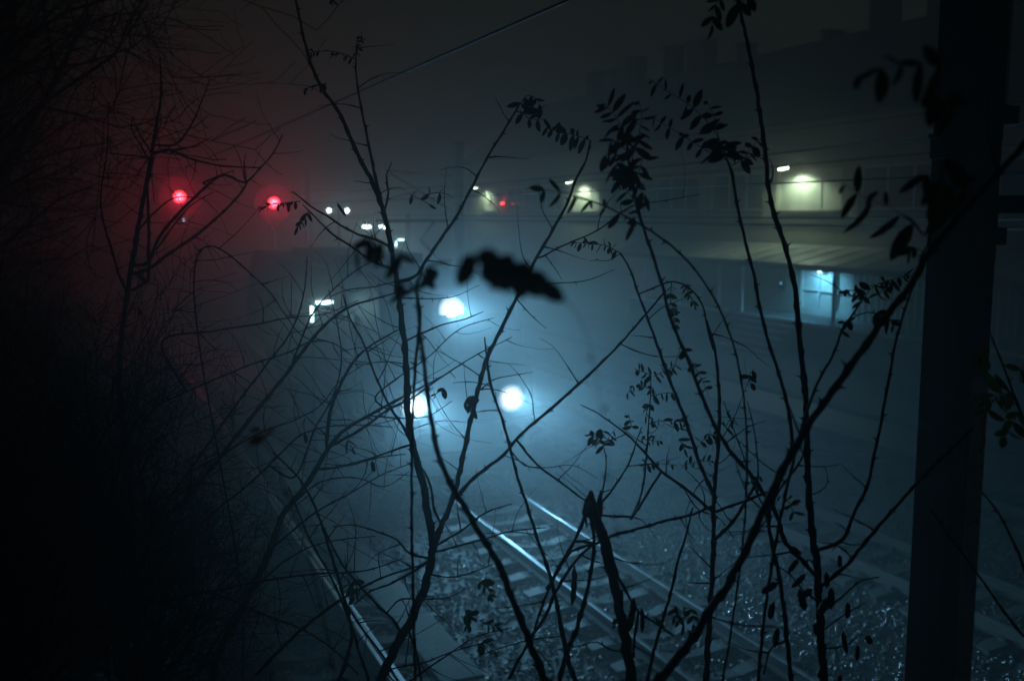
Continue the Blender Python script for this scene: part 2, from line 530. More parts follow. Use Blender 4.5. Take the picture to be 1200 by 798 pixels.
# ------------------------------------------------------------------ signals
def signal(px, py, d, label, zlamp_extra=0.0, power=300, hanging=False):
    p = at(px, py, d)
    n, u = untrk(p)
    t = thing('railway_signal', label, 'railway signal', trk(n, u + 0.22, 0), A, 'red railway signals')
    H = p.z
    m = MB()
    m.cyl((0, 0.12, 0), (0, 0.12, H + 0.9), 0.075, 0.06)
    m.box(-0.18, 0.18, -0.06, 0.3, 0, 0.35)
    m.build('post', M['steel_pale'], t)
    m = MB()
    m.cyl((0, 0.04, H), (0, 0.0, H), 0.92, 0.92, 64)
    bd = m.build('halo_disc', M['loco_grey'], t)  # oversized disc added to catch the red light as a halo
    m = MB(); m.cyl((0, 0.0, H - 0.95), (0, 0.04, H - 0.95), 0.2, 0.2, 24); m.box(-0.06, 0.06, 0.005, 0.035, H - 0.8, H - 0.55)
    m.build('lower_target', M['dark'], t)
    m = MB()
    arc = [(0.33 * math.cos(a), H + 0.33 * math.sin(a)) for a in np.linspace(R(-5), R(185), 16)]
    for a0, a1 in zip(arc, arc[1:]):
        m.add([(a0[0], -0.003, a0[1]), (a1[0], -0.003, a1[1]), (a1[0], -0.10, a1[1]), (a0[0], -0.10, a0[1])], [(0, 1, 2, 3)])
    hd = m.build('hood', M['dark'], bd)
    sm = hd.modifiers.new('gauge', 'SOLIDIFY'); sm.thickness = 0.006
    m = MB(); m.cyl((0, 0, 0), (0, -0.02, 0), 0.27, 0.26, 40)
    m.build('lens', M['l_sig'], bd, loc=(0, -0.005, H))
    m = MB()
    for i in range(12):
        m.box(-0.2, 0.2, 0.24, 0.262, 0.6 + i * 0.36, 0.625 + i * 0.36)
    for s in (-1, 1): m.box(s * 0.2 - 0.012, s * 0.2 + 0.012, 0.24, 0.262, 0.4, H + 0.3)
    m.build('ladder', M['steel_pale'], t)
    lamp('POINT', (0, -0.27, H), power, (1.0, 0.02, 0.075), 0.06, 'signal_light', t)
    return t

signal(211, 231, 44, 'railway signal at red standing left of the other red signal, before the mast', power=48)
signal(322, 238, 47, 'railway signal at red standing alone, right of the other red one', power=54)

# relay cabinet under the left signal with a tiny white indicator
p = at(216, 258, 43.2); n, u = untrk(p)
t = thing('relay_cabinet', 'grey trackside cabinet with one tiny white light below the left red signal', 'cabinet', trk(n, u + 0.3, 0), A)
m = MB(); m.box(-0.7, 0.7, 0, 0.6, 0.15, 4.55); m.build('casing', M['steel_pale'], t, bevel=0.02)
m = MB(); m.box(-0.8, 0.8, -0.08, 0.68, 4.55, 4.66); m.build('lid', M['dark'], t, bevel=0.01)
m = MB()
m.box(-0.66, -0.03, -0.02, 0.0, 0.3, 4.45); m.box(0.03, 0.66, -0.02, 0.0, 0.3, 4.45); m.build('door', M['steel_pale'], t)
m = MB(); m.cyl((0, -0.022, p.z), (0, -0.06, p.z), 0.045, 0.04, 12); m.build('indicator', M['l_small'], t)

# ------------------------------------------------------------------ overhead line masts
def mast(n, u, H, label, wdt=0.30, arms=(), reach=3.0):
    t = thing('catenary_mast', label, 'mast', trk(n, u, 0), A, 'overhead line masts')
    m = MB()
    h = wdt / 2
    m.box(-h, h, -h, -h + 0.03, 0, H); m.box(-h, h, h - 0.03, h, 0, H)
    m.box(-0.015, 0.015, -h + 0.03, h - 0.03, 0, H)
    m.build('post', M['steel'], t)
    m = MB(); m.box(-h - 0.25, h + 0.25, -h - 0.25, h + 0.25, -0.05, 0.45); m.build('footing', M['concrete'], t, bevel=0.03)
    m = MB(); m.box(-h - 0.03, h + 0.03, -h - 0.03, h + 0.03, H, H + 0.08); m.build('cap', M['steel'], t)
    for s in arms:
        m = MB()
        m.tube([(s * h, 0, 6.75), (s * reach, 0, 6.95)], 0.035, 8)
        m.tube([(s * h, 0, 5.3), (s * reach * 0.95, 0, 6.85)], 0.04, 8)
        m.tube([(s * reach * 0.55, 0, 6.2), (s * reach * 1.1, 0, 5.75)], 0.025, 8)
        a = m.build('cantilever', M['steel'], t)
        m = MB()
        for z0, z1 in ((6.75, 6.77), (5.3, 5.52)):
            for q in range(5):
                f = 0.06 + q * 0.035
                x = s * (h + f * reach)
                m.cyl((x - 0.02, 0, z0 + (z1 - z0) * f), (x + 0.02, 0, z0 + (z1 - z0) * f + 0.01), 0.075, 0.075, 10)
        m.build('insulator', M['insul'], a)
    return t

for px, d, H, lab, arms in (
        (538, 40, 8.0, 'tall dark overhead line mast standing left of the first lit window', (-1,)),
        (361, 74, 8.4, 'faint overhead line mast between the right red signal and the twin lamps', (-1,)),
        (478, 66, 5.2, 'short faint mast beside the small angled light', ())):
    n, u = untrk(at(px, 250, d))
    mast(n, u, H, lab, 0.27, arms)
n, u = untrk(at(194, 250, 50))
mast(n, u, 8.0, 'reddened overhead line mast behind the left red signal', 0.4, (1,), 2.5)

# the near mast, right edge of the view: a box column with plated lower half
pm = at(1120, 399, 5.7)
n, u = untrk(pm)
nm = thing('catenary_mast', 'massive black overhead line mast close by, standing right of all the branches', 'mast', trk(n, u, 0), A, 'overhead line masts')
m = MB()
m.box(-0.125, 0.125, -0.125, -0.108, 0.3, 9.5); m.box(-0.125, 0.125, 0.108, 0.125, 0.3, 9.5)
m.box(-0.01, 0.01, -0.108, 0.108, 0.3, 9.5)
m.box(-0.125, -0.112, -0.108, 0.108, 0.3, 9.5)
for zz in np.arange(0.6, 9.4, 0.42):
    for xx in (-0.09, 0.09):
        m.cyl((xx, -0.126, zz), (xx, -0.138, zz), 0.014, 0.012, 6)
m.build('post', M['black'], nm)
m = MB(); m.box(0.0, 0.124, -0.136, -0.127, 0.35, 4.38); m.build('painted_plate', M['concrete'], nm)
m = MB(); m.box(-0.4, 0.4, -0.4, 0.4, -0.05, 0.34); m.build('footing', M['concrete'], nm, bevel=0.03)
for zz, ln in ((5.80, 0.20), (5.30, 0.62), (5.12, 0.16)):
    m = MB()
    m.box(0.126, 0.126 + ln, -0.06, 0.06, zz, zz + 0.10)
    m.box(0.126, 0.22, -0.05, 0.05, zz - 0.1, zz - 0.002)
    m.build('bracket', M['black'], nm, bevel=0.004)
m = MB(); m.box(-0.21, -0.127, -0.06, 0.06, 5.60, 5.72); m.box(-0.27, -0.21, -0.02, 0.02, 5.71, 5.73); m.build('bracket', M['black'], nm)
m = MB(); m.tube([(0.27, 0.0, 5.90), (0.27, 0, 6.6), (0.27, 0, 9.4)], 0.016, 10); m.build('conduit_pipe', M['steel_pale'], nm)

# overhead wires
def wire(name, label, n, z, sag, u0, u1, rad, span=49.0, off=4.3):
    pts = []
    steps = int((u1 - u0) / 1.2)
    for i in range(steps + 1):
        u = u0 + (u1 - u0) * i / steps
        f = ((u - off) / span) % 1.0
        pts.append(trk(n, u, z - sag * 4 * f * (1 - f)))
    m = MB(); m.tube(pts, rad, 6)
    return tag(m.build(name, M['cable'], smooth=True), label, 'wire', 'overhead wires')

wire('contact_wire', 'thick wet overhead wire slanting up over the two red signals', 2.38, 6.39, 0.03, -3, 120, 0.009)
wire('contact_wire', 'thin overhead wire above the engine track', 6.52, 5.6, 0.0, -3, 120, 0.008)
wire('contact_wire', 'upper of the two close wires crossing below the brightest window', 10.9, 5.22, 0.0, -3, 120, 0.017)
wire('contact_wire', 'lower of the two close wires crossing below the brightest window', 10.9, 5.10, 0.0, -3, 120, 0.017)
wire('messenger_wire', 'thin sagging wire running to the top of the tall dark mast', 15.3, 6.7, 0.35, -3, 120, 0.017)

wire('messenger_wire', 'faint thin wire sagging high between the middle tracks', 10.9, 6.55, 0.4, -3, 120, 0.014)
wire('feeder_cable', 'faint straight cable along the upper wall of the long building', 22.0, 8.3, 0.25, -3, 90, 0.02)

# ------------------------------------------------------------------ yard lamps
def angle_lamp(px, py, d, label, sc=1.0, power=60):
    """post lamp whose light tubes form a corner: one lying, one hanging"""
    p = at(px, py, d)
    n, u = untrk(p)
    t = thing('angled_tube_lamp', label, 'lamp', trk(n, u, 0), A, 'post lamps with a corner of light tubes')
    H = p.z
    m = MB(); m.cyl((0, 0.09, 0), (0, 0.09, H + 0.10), 0.05, 0.045); m.box(-0.16, 0.16, -0.06, 0.24, 0, 0.25); m.build('post', M['steel'], t)
    m = MB(); m.box(-0.06, 0.52, 0.03, 0.09, H + 0.015, H + 0.085); m.box(-0.035, 0.035, 0.01, 0.04, H - 0.42, H + 0.015); m.build('housing', M['dark'], t)
    m = MB(); m.cyl((0.08, 0.0, H + 0.0), (0.45, 0.0, H + 0.0), 0.034, 0.034, 12)
    m.build('light_tube', M['l_tube'], t, smooth=True)
    m = MB(); m.cyl((0.0, -0.02, H - 0.06), (0.0, -0.02, H - 0.40), 0.034, 0.034, 12)
    m.build('light_tube', M['l_tube'], t, smooth=True)
    lamp('POINT', (0.26, -0.10, H - 0.02), power, CYAN_C, 0.1, 'tube_light', t)
    lamp('POINT', (0.0, -0.12, H - 0.22), power * 0.6, CYAN_C, 0.1, 'tube_light', t)

angle_lamp(365, 355, 20.6, 'larger and nearer of the lamps with a corner of two white light tubes', power=9)
angle_lamp(464, 281, 50, 'smaller, farther lamp with a corner of two light tubes above the shelter', power=20)


def twin_lamp(px0, py0, px1, py1, d, label, bar, power):
    p0, p1 = at(px0, py0, d), at(px1, py1, d)
    c = (p0 + p1) / 2
    hx = (p1 - p0).length / 2
    t = thing('twin_yard_lamp', label, 'lamp', (c.x, c.y + 0.05, 0), 0, 'twin headed yard lamps')
    H = c.z + 0.12
    m = MB(); m.cyl((0, 0, 0), (0, 0, H + 0.25), 0.075, 0.05); m.box(-0.15, 0.15, -0.15, 0.15, 0, 0.3); m.build('post', M['steel'], t)
    m = MB(); m.tube([(-hx, 0, H + 0.04), (-hx * 0.5, 0, H + 0.2), (0, 0, H + 0.22), (hx * 0.5, 0, H + 0.2), (hx, 0, H + 0.04)], 0.03, 8); m.build('arm', M['steel'], t)
    for s in (-1, 1):
        m = MB()
        L = 0.20 if bar else 0.11
        m.box(s * hx - L - 0.03, s * hx + L + 0.03, -0.12, 0.12, H - 0.06, H + 0.04)
        hd = m.build('lamp_head', M['dark'], t, bevel=0.015)
        m = MB(); m.box(s * hx - L, s * hx + L, -0.15, -0.10, H - 0.16, H - 0.03)
        if not bar:
            m = MB(); m.cyl((s * hx, -0.15, H - 0.11), (s * hx, -0.09, H - 0.11), 0.12, 0.12, 16)
        m.build('lens', M['l_yard'], hd)
        lamp('POINT', (s * hx, -0.22, H - 0.16), power, (0.68, 0.95, 0.95), 0.1, 'yard_light', t)
    return t

twin_lamp(386, 248, 407, 246, 60, 'farther twin yard lamp with two round white lights level with the horizon', False, 24)
twin_lamp(430, 268, 450, 265, 47, 'twin yard lamp with two short bars of light over the pale shelter roof', True, 15)

# platform shelter below the lamps
c = at(432, 300, 52); n, u = untrk(c)
sh = thing('platform_shelter', 'low pale roofed shelter glimmering under the twin lamps', 'shelter', trk(n, u, 0), A)
m = MB(); m.prism([(-1.7, 2.95), (1.7, 3.25), (1.7, 3.37), (-1.7, 3.07)], 'y', -3.2, 3.6); m.build('roof', M['canopy'], sh, bevel=0.01)
for yy in (-2.9, 0.2, 3.3):
    for xx, zz in ((-1.4, 2.96), (1.4, 3.2)):
        m = MB(); m.cyl((xx, yy, 0), (xx, yy, zz), 0.06, 0.06); m.build('post', M['steel'], sh)
m = MB(); m.box(1.45, 1.5, -3, 3.4, 0.3, 2.6); m.build('back_wall', M['plaster'], sh)
m = MB(); m.box(0.9, 1.3, -2.2, 2.6, 0.42, 0.48)
for yy in (-1.9, 0.2, 2.3): m.box(0.95, 1.25, yy - 0.04, yy + 0.04, 0, 0.42)
m.build('bench', M['wood'], sh)

# ------------------------------------------------------------------ the long building
BN = 27.0          # facade plane
U0, U1 = -6.0, 70.5
bd = thing('station_building', 'long two storey building with a tiled roof, chimneys, lit windows and a loading dock', 'building', trk(BN, 0, 0), A)
EAVE, RIDGE, DEP = 8.9, 13.3, 12.0
WU = [66.2 - 4.83 * i for i in range(13)]          # window axes up the facade
LIT = {0, 3, 7}
holes = []
WW, WS, WT = 1.6, 5.42, 7.05
for i, uc in enumerate(WU):
    w_ = 1.25 if i == 0 else (1.75 if i == 3 else 1.95)
    holes.append((uc - w_, uc + w_, WS, WT, 'up', i))
for i, uc in enumerate(WU):
    if i < 3:
        holes.append((uc - 1.1, uc + 1.1, 2.05, 3.45, 'low', i))
# facade wall made of panels round the openings
m = MB()
TH = 0.4
ups = sorted([h for h in holes if h[4] == 'up'])
edges = [U0] + [e for h in ups for e in h[:2]] + [U1]
for a0, a1 in zip(edges[0::2], edges[1::2]):
    m.box(0, TH, a0, a1, WS, WT)
m.box(0, TH, U0, U1, WT, EAVE)
m.box(0, TH, U0, U1, 3.45, WS)
lows = sorted([h for h in holes if h[4] == 'low'])
DOOR = (29.6, 32.6, 1.25, 3.3)
edges = [DOOR[1]] + [e for h in lows for e in h[:2]] + [U1]
for a0, a1 in zip(edges[0::2], edges[1::2]):
    m.box(0, TH, a0, a1, 2.05, 3.45)
m.box(0, TH, DOOR[1], U1, 0, 2.05)
m.box(0, TH, U0, DOOR[0], 0, 3.45)
m.box(0, TH, DOOR[0], DOOR[1], 0, DOOR[2]); m.box(0, TH, DOOR[0], DOOR[1], DOOR[3], 3.45)
m.box(TH, DEP, U0, U0 + TH, 0, EAVE)
m.box(DEP - TH, DEP, U0 + TH, U1 - TH, 0, EAVE)
# far gable wall
m.add([(TH, U1 - TH, 0), (DEP, U1 - TH, 0), (DEP, U1 - TH, EAVE), (DEP / 2, U1 - TH, RIDGE - 0.25), (TH, U1 - TH, EAVE),
       (TH, U1, 0), (DEP, U1, 0), (DEP, U1, EAVE), (DEP / 2, U1, RIDGE - 0.25), (TH, U1, EAVE)],
      [(0, 1, 2, 3, 4), (9, 8, 7, 6, 5), (0, 5, 6, 1), (1, 6, 7, 2), (2, 7, 8, 3), (3, 8, 9, 4), (4, 9, 5, 0)])
m.build('wall', M['plaster'], bd)
m = MB()
m.box(-0.09, -0.003, U0, U1, 4.95, 5.17)           # string course below the sills
m.box(-0.12, -0.003, U0, U1, 8.55, 8.88)
m.build('cornice', M['plaster'], bd, bevel=0.02)
m = MB()
def roof_slab(x0, z0, x1, z1):
    m.add([(x0, U0 - 0.5, z0), (x1, U0 - 0.5, z1), (x1, U1 + 0.5, z1), (x0, U1 + 0.5, z0),
           (x0, U0 - 0.5, z0 + 0.18), (x1, U0 - 0.5, z1 + 0.18), (x1, U1 + 0.5, z1 + 0.18), (x0, U1 + 0.5, z0 + 0.18)],
          [(0, 3, 2, 1), (4, 5, 6, 7), (0, 1, 5, 4), (1, 2, 6, 5), (2, 3, 7, 6), (3, 0, 4, 7)])
roof_slab(-0.65, EAVE - 0.05, DEP / 2, RIDGE)
roof_slab(DEP + 0.65, EAVE - 0.05, DEP / 2, RIDGE)
rf = m.build('roof', M['roof'], bd)
m = MB(); m.tube([(-0.72, U0 - 0.5, EAVE - 0.02), (-0.72, U1 + 0.5, EAVE - 0.02)], 0.08, 8); m.build('gutter', M['steel'], rf)
# chimneys where they rise above the ridge, by the pixel column they stand in
for px, wd, hh in ((697, 1.0, 1.5), (720, 0.9, 1.3), (743, 1.0, 1.8), (786, 0.9, 1.8), (818, 1.7, 1.7), (870, 0.5, 0.9), (968, 0.35, 0.5), (1027, 1.0, 1.7), (1092, 0.8, 1.5)):
    dr = at(px, 250, 1.0) - CAM
    kk = (BN + DEP / 2) / (dr.x * CA + dr.y * SA)
    uc = (-dr.x * SA + dr.y * CA) * kk
    m = MB(); m.box(DEP / 2 - 0.45, DEP / 2 + 0.45, uc - wd / 2, uc + wd / 2, RIDGE - 0.6, RIDGE + hh - 0.12)
    m.box(DEP / 2 - 0.53, DEP / 2 + 0.53, uc - wd / 2 - 0.08, uc + wd / 2 + 0.08, RIDGE + hh - 0.12, RIDGE + hh)
    m.build('chimney', M['brick'], rf)
for (a0, a1, z0, z1, kind, i) in holes:
    lit = kind == 'up' and i in LIT
    m = MB()
    fw = 0.08
    m.box(0.12, 0.2, a0, a1, z0, z0 + fw); m.box(0.12, 0.2, a0, a1, z1 - fw, z1)
    nb = 3 if kind == 'up' else 5
    for q in range(nb + 1):
        c = a0 + fw / 2 + (a1 - a0 - fw) * q / nb
        m.box(0.122, 0.198, c - fw / 2, c + fw / 2, z0 + fw, z1 - fw)
    win = m.build('window', M['white'], bd)
    m = MB(); m.box(0.15, 0.17, a0 + 0.01, a1 - 0.01, z0 + 0.01, z1 - 0.01)
    if lit:     # closed white slatted blind behind the bars
        zz = z0 + 0.1
        m = MB()
        while zz < z1 - 0.12:
            m.add([(0.142, a0 + 0.01, zz), (0.142, a1 - 0.01, zz), (0.16, a1 - 0.01, zz + 0.085), (0.16, a0 + 0.01, zz + 0.085)], [(0, 1, 2, 3)])
            zz += 0.088
        m.build('blind', M['shutter'], win)
        m = MB(); m.box(0.165, 0.18, a0 + 0.01, a1 - 0.01, z0 + 0.01, z1 - 0.01)
    m.build('pane', M['shutter'] if (kind == 'low' and i == 0) else M['glass'], win)
    if kind == 'up':
        m = MB(); m.box(-0.16, 0.1, a0 - 0.12, a1 + 0.12, z0 - 0.12, z0 - 0.003); m.build('sill', M['plinth'], win)
    if kind == 'low':
        m = MB()
        for q in range(7):
            c = a0 + (a1 - a0) * (q + 0.5) / 7
            m.box(-0.05, -0.02, c - 0.02, c + 0.02, z0 - 0.05, z1 + 0.05)
        m.box(-0.052, -0.018, a0 - 0.05, a1 + 0.05, z0 + 0.3, z0 + 0.34)
        m.build('window_bars', M['dark'], win)
# lean-to canopy
CU0, CU1 = -4.0, 43.5
EZ, WZ, CN = 3.42, 4.02, 2.75
m = MB()
m.prism([(-CN, EZ - 0.04), (-0.004, WZ - 0.04), (-0.004, WZ + 0.02), (-CN, EZ + 0.02)], 'y', CU0, CU1)
u = CU0 + 0.4
while u < CU1:
    m.prism([(-CN, EZ + 0.021), (-0.004, WZ + 0.021), (-0.004, WZ + 0.05), (-CN, EZ + 0.05)], 'y', u, u + 0.03)
    u += 1.15
cn = m.build('canopy', M['canopy'], bd)
m = MB(); m.box(-CN - 0.05, -CN - 0.003, CU0, CU1, EZ - 0.18, EZ + 0.03); m.build('fascia', M['dark'], cn)
# loading dock, its pale edge, posts and railing
m = MB(); m.box(-2.55, -0.004, CU0, CU1 - 1.5, 0, 1.22); dk = m.build('loading_dock', M['plinth'], bd, bevel=0.02)
m = MB(); m.box(-2.62, -2.40, CU0, CU1 - 1.5, 1.221, 1.33); m.build('dock_edge', M['white'], dk, bevel=0.01)
for uc in (41.0, 38.0, 35.0, 33.4, 28.0, 24.5, 21.0):
    m = MB(); m.box(-2.36, -2.26, uc - 0.05, uc + 0.05, 1.222, EZ - 0.02); m.build('canopy_post', M['white'], bd)
m = MB()
for a0, a1 in ((41.0, 38.0), (38.0, 35.0)):
    m.box(-2.33, -2.29, a1 + 0.06, a0 - 0.06, 2.1, 2.14); m.box(-2.33, -2.29, a1 + 0.06, a0 - 0.06, 1.7, 1.73)
m.build('railing', M['steel_pale'], dk)
# glazed entrance
m = MB()
for a in np.linspace(DOOR[0], DOOR[1], 4):
    m.box(0.05, 0.13, a - 0.04, a + 0.04, DOOR[2], DOOR[3])
m.box(0.06, 0.12, DOOR[0], DOOR[1], DOOR[3] - 0.09, DOOR[3]); m.box(0.06, 0.12, DOOR[0], DOOR[1], DOOR[2], DOOR[2] + 0.25); m.box(0.06, 0.12, DOOR[0], DOOR[1], 2.2, 2.26)
en = m.build('entrance_door', M['white'], bd)
m = MB(); m.box(0.14, 0.16, DOOR[0], DOOR[1], DOOR[2], DOOR[3]); m.build('pane', M['shutter'], en)
m = MB(); m.box(0.02, 0.05, 30.55, 30.6, 2.0, 2.35); m.build('handle', M['steel_pale'], en)
# slatted wall cladding right of the door
m = MB()
u = 20.0
while u < 29.3:
    m.box(-0.05, -0.003, u, u + 0.07, 1.25, 3.3); u += 0.32
m.box(-0.07, -0.051, 20.0, 29.3, 2.6, 2.68)
m.build('wall_cladding', M['white'], bd)
# steps in front of the dock
st = MB()
for i in range(5):
    st.box(-2.63 - 0.30 * (i + 1), -2.63 - 0.30 * i - 0.002, 29.4, 32.6, 0.1, 1.22 - 0.22 * (i + 1) + 0.12)
sto = st.build('dock_steps', M['concrete'], bd, bevel=0.015)
m = MB()
for i in range(5):
    z = 1.22 - 0.22 * (i + 1) + 0.12
    m.box(-2.635 - 0.30 * (i + 1), -2.63 - 0.30 * (i + 1) + 0.06, 29.4, 32.6, z + 0.002, z + 0.016)
m.build('step_nosing', M['white'], sto)
# things on and beside the dock
t = thing('dark_crate', 'dark crate standing on the loading dock left of the lit entrance', 'crate', trk(BN - 1.6, 35.8, 1.225), A)
m = MB(); m.box(-0.5, 0.5, -0.7, 0.7, 0.1, 0.85); m.build('crate_body', M['dark'], t, bevel=0.02)
m = MB(); m.box(-0.54, 0.54, -0.74, 0.74, 0.852, 0.92); m.build('lid', M['dark'], t, bevel=0.01)
m = MB(); m.box(-0.48, 0.48, -0.65, -0.45, 0, 0.098); m.box(-0.48, 0.48, 0.45, 0.65, 0, 0.098); m.build('skid', M['wood'], t)
t = thing('switch_box', 'small wall box with a pinpoint blue light left of the entrance', 'switch box', trk(BN - 0.02, 33.7, 2.35), A)
m = MB(); m.box(-0.10, -0.002, -0.15, 0.15, -0.2, 0.2); m.build('casing', M['dark'], t, bevel=0.01)
m = MB(); m.cyl((-0.10, 0, 0.05), (-0.13, 0, 0.05), 0.035, 0.03, 12); m.build('indicator', M['l_blue'], t)
t = thing('warning_lamp', 'small red lamp on the upper wall right of the leftmost lit window', 'lamp', trk(BN - 0.01, 63.6, 5.95), A)
m = MB(); m.box(-0.12, -0.002, -0.18, 0.18, -0.08, 0.08); m.build('casing', M['dark'], t)
m = MB(); m.box(-0.16, -0.122, -0.22, 0.22, -0.05, 0.07); m.build('lens', M['l_red'], t)
lamp('POINT', (-0.25, 0, 0), 10, (1, 0.05, 0.05), 0.05, 'warning_light', t)

# wall lamps over the lit windows
def wall_lamp(i, du, label, power):
    uc = WU[i] + du
    z = WT - 0.02
    t = thing('wall_lamp', label, 'lamp', trk(BN, uc, z), A, 'outdoor lamps on the building wall')
    m = MB(); m.tube([(-0.01, 0, 0.25), (-0.35, 0, 0.35), (-0.72, 0, 0.22)], 0.025, 8); m.box(-0.03, -0.002, -0.08, 0.08, 0.15, 0.35); m.build('bracket', M['steel'], t)
    m = MB(); m.prism([(-0.98, 0.06), (-0.62, 0.12), (-0.62, 0.22), (-0.9, 0.2)], 'y', -0.13, 0.13); m.build('lamp_head', M['dark'], t)
    m = MB(); m.prism([(-0.98, -0.03), (-0.66, 0.03), (-0.64, 0.115), (-0.98, 0.055)], 'y', -0.11, 0.11); m.build('lens', M['l_wall'], t)
    lamp('SPOT', (-0.52, 0, -0.06), power * 0.85, GREEN_C, 0.10, 'wall_light', t, (0.1, 0, -1), 156, 0.5)

wall_lamp(7, 0.55, 'wall lamp over the widest and brightest lit window, above the canopy', 310)
wall_lamp(3, 0.35, 'wall lamp over the lit window in the middle of the long wall', 440)
wall_lamp(0, 0.85, 'wall lamp over the leftmost lit window, beside the dark mast', 340)
t = thing('porch_lamp', 'cool white lamp glowing under the canopy above the entrance', 'lamp', trk(BN, 31.3, 3.05), A)
m = MB(); m.box(-0.12, -0.002, -0.12, 0.12, -0.02, 0.14); m.build('housing', M['dark'], t)
m = MB(); m.cyl((-0.13, 0, 0.02), (-0.22, 0, 0.0), 0.10, 0.085, 16); m.build('lens', M['l_porch'], t)
lamp('SPOT', (-0.66, 0, 0.10), 330, (0.15, 0.60, 1.0), 0.08, 'porch_light', t, (0.18, 0.0, -1), 172, 0.8)

# ------------------------------------------------------------------ plants
def catmull(P, step):
    """resample control points [(Vector, radius)] smoothly; tangents weighted by chord length so long spans do not overshoot"""
    out = []
    n = len(P)
    L = [max(1e-6, (P[i + 1][0] - P[i][0]).length) for i in range(n - 1)]
    T = []
    for i in range(n):
        if i == 0: T.append((P[1][0] - P[0][0]) / L[0])
        elif i == n - 1: T.append((P[-1][0] - P[-2][0]) / L[-1])
        else:
            a = (P[i][0] - P[i - 1][0]) / L[i - 1]
            b_ = (P[i + 1][0] - P[i][0]) / L[i]
            T.append((a * L[i] + b_ * L[i - 1]) / (L[i] + L[i - 1]))
    for i in range(n - 1):
        k = max(2, int(L[i] / step))
        for j in range(k):
            t = j / k
            t2, t3 = t * t, t * t * t
            a = P[i][0] * (2 * t3 - 3 * t2 + 1) + T[i] * L[i] * (t3 - 2 * t2 + t) + P[i + 1][0] * (-2 * t3 + 3 * t2) + T[i + 1] * L[i] * (t3 - t2)
            out.append((a, P[i][1] + (P[i + 1][1] - P[i][1]) * t))
    out.append(P[-1])
    return out


RIGHT = Vector((1, 0, 0))


def limb_geo(m, P, rnd, knots=True, twigs=0.0, thorns=True, d=3.0, twig_len=0.16, wob=1.0):
    """one limb: a knobbly tapering tube, with thorns, buds and thin side twigs"""
    rmax = max(p[1] for p in P)
    step = max(0.012, 0.006 * d)
    Q = catmull(P, step)
    pts, rad = [], []
    nxt = rnd.uniform(0.03, 0.07)
    acc = 0
    side = 1
    nodes = []
    for i, (p, r) in enumerate(Q):
        if i:
            acc += (p - Q[i - 1][0]).length
        bump = 1.0
        off = Vector((rnd.uniform(-1, 1), rnd.uniform(-1, 1), rnd.uniform(-1, 1))) * r * 0.26 * wob
        if knots and acc > nxt:
            acc = 0
            nxt = rnd.uniform(0.028, 0.075)
            bump = 1.28 if r < 0.012 else 1.12
            nodes.append(i)
        pts.append(p + (off if 0 < i < len(Q) - 1 else Vector()))
        rad.append(r * bump * rnd.uniform(0.94, 1.06))
    m.tube(pts, rad, 7 if rmax > 0.008 else 5)
    for i in nodes:
        if i + 1 >= len(pts):
            continue
        t = (pts[i + 1] - pts[i - 1]).normalized()
        side = -side
        perp = t.cross(Vector((0, 1, 0)))
        if perp.length < 0.05:
            continue
        perp.normalize()
        ddir = (perp * side + Vector((0, 1, 0)) * rnd.uniform(-0.7, 0.7) + t * 0.45).normalized()
        p, r = pts[i], rad[i]
        if thorns and rnd.random() < 0.75:
            L = rnd.uniform(0.005, 0.010) + r * 0.5
            m.tube([p, p + ddir * (r + L * 0.4), p + ddir * (r + L)], [r * 0.55 + 0.0008, 0.0016, 0.0004], 4)
        if twigs and rnd.random() < twigs:
            L = twig_len * rnd.uniform(0.4, 1.5)
            q = [(p, min(r * 0.6, 0.0022))]
            dv = ddir.copy()
            pos = p.copy()
            kk = rnd.randint(3, 6)
            curl = Vector((rnd.uniform(-0.35, 0.35), rnd.uniform(-0.2, 0.2), rnd.uniform(-0.25, 0.35)))
            for s in range(kk):
                dv = (dv + curl * 0.5 + Vector((rnd.uniform(-.2, .2), rnd.uniform(-.2, .2), rnd.uniform(-.2, .2)))).normalized()
                pos = pos + dv * L / kk
                q.append((pos.copy(), max(0.0006, min(r * 0.6, 0.0022) * (1 - 0.7 * (s + 1) / kk))))
            qq = catmull(q, 0.02)
            m.tube([a for a, _ in qq], [b_ * (1.5 if rnd.random() < 0.15 else 1) for _, b_ in qq], 4)
    return pts


def px_path(path, d0, d1):
    """[(px, py, width px)] -> [(point, radius)], depth running from d0 to d1"""
    n = len(path)
    out = []
    path = [(c[0], c[1], c[2] * (0.86 if c[2] > 4 else 0.92)) for c in path]
    for i, c in enumerate(path):
        d = d0 + (d1 - d0) * i / max(1, n - 1)
        out.append((at(c[0], c[1], d), c[2] / FPX * d / 2))
    return out


def P2(s, w0, w1):
    """'x,y x,y ...' with width tapering w0 -> w1"""
    pts = [tuple(float(a) for a in q.split(',')) for q in s.split()]
    n = len(pts)
    return [(p[0], p[1], w0 + (w1 - w0) * i / max(1, n - 1)) for i, p in enumerate(pts)]


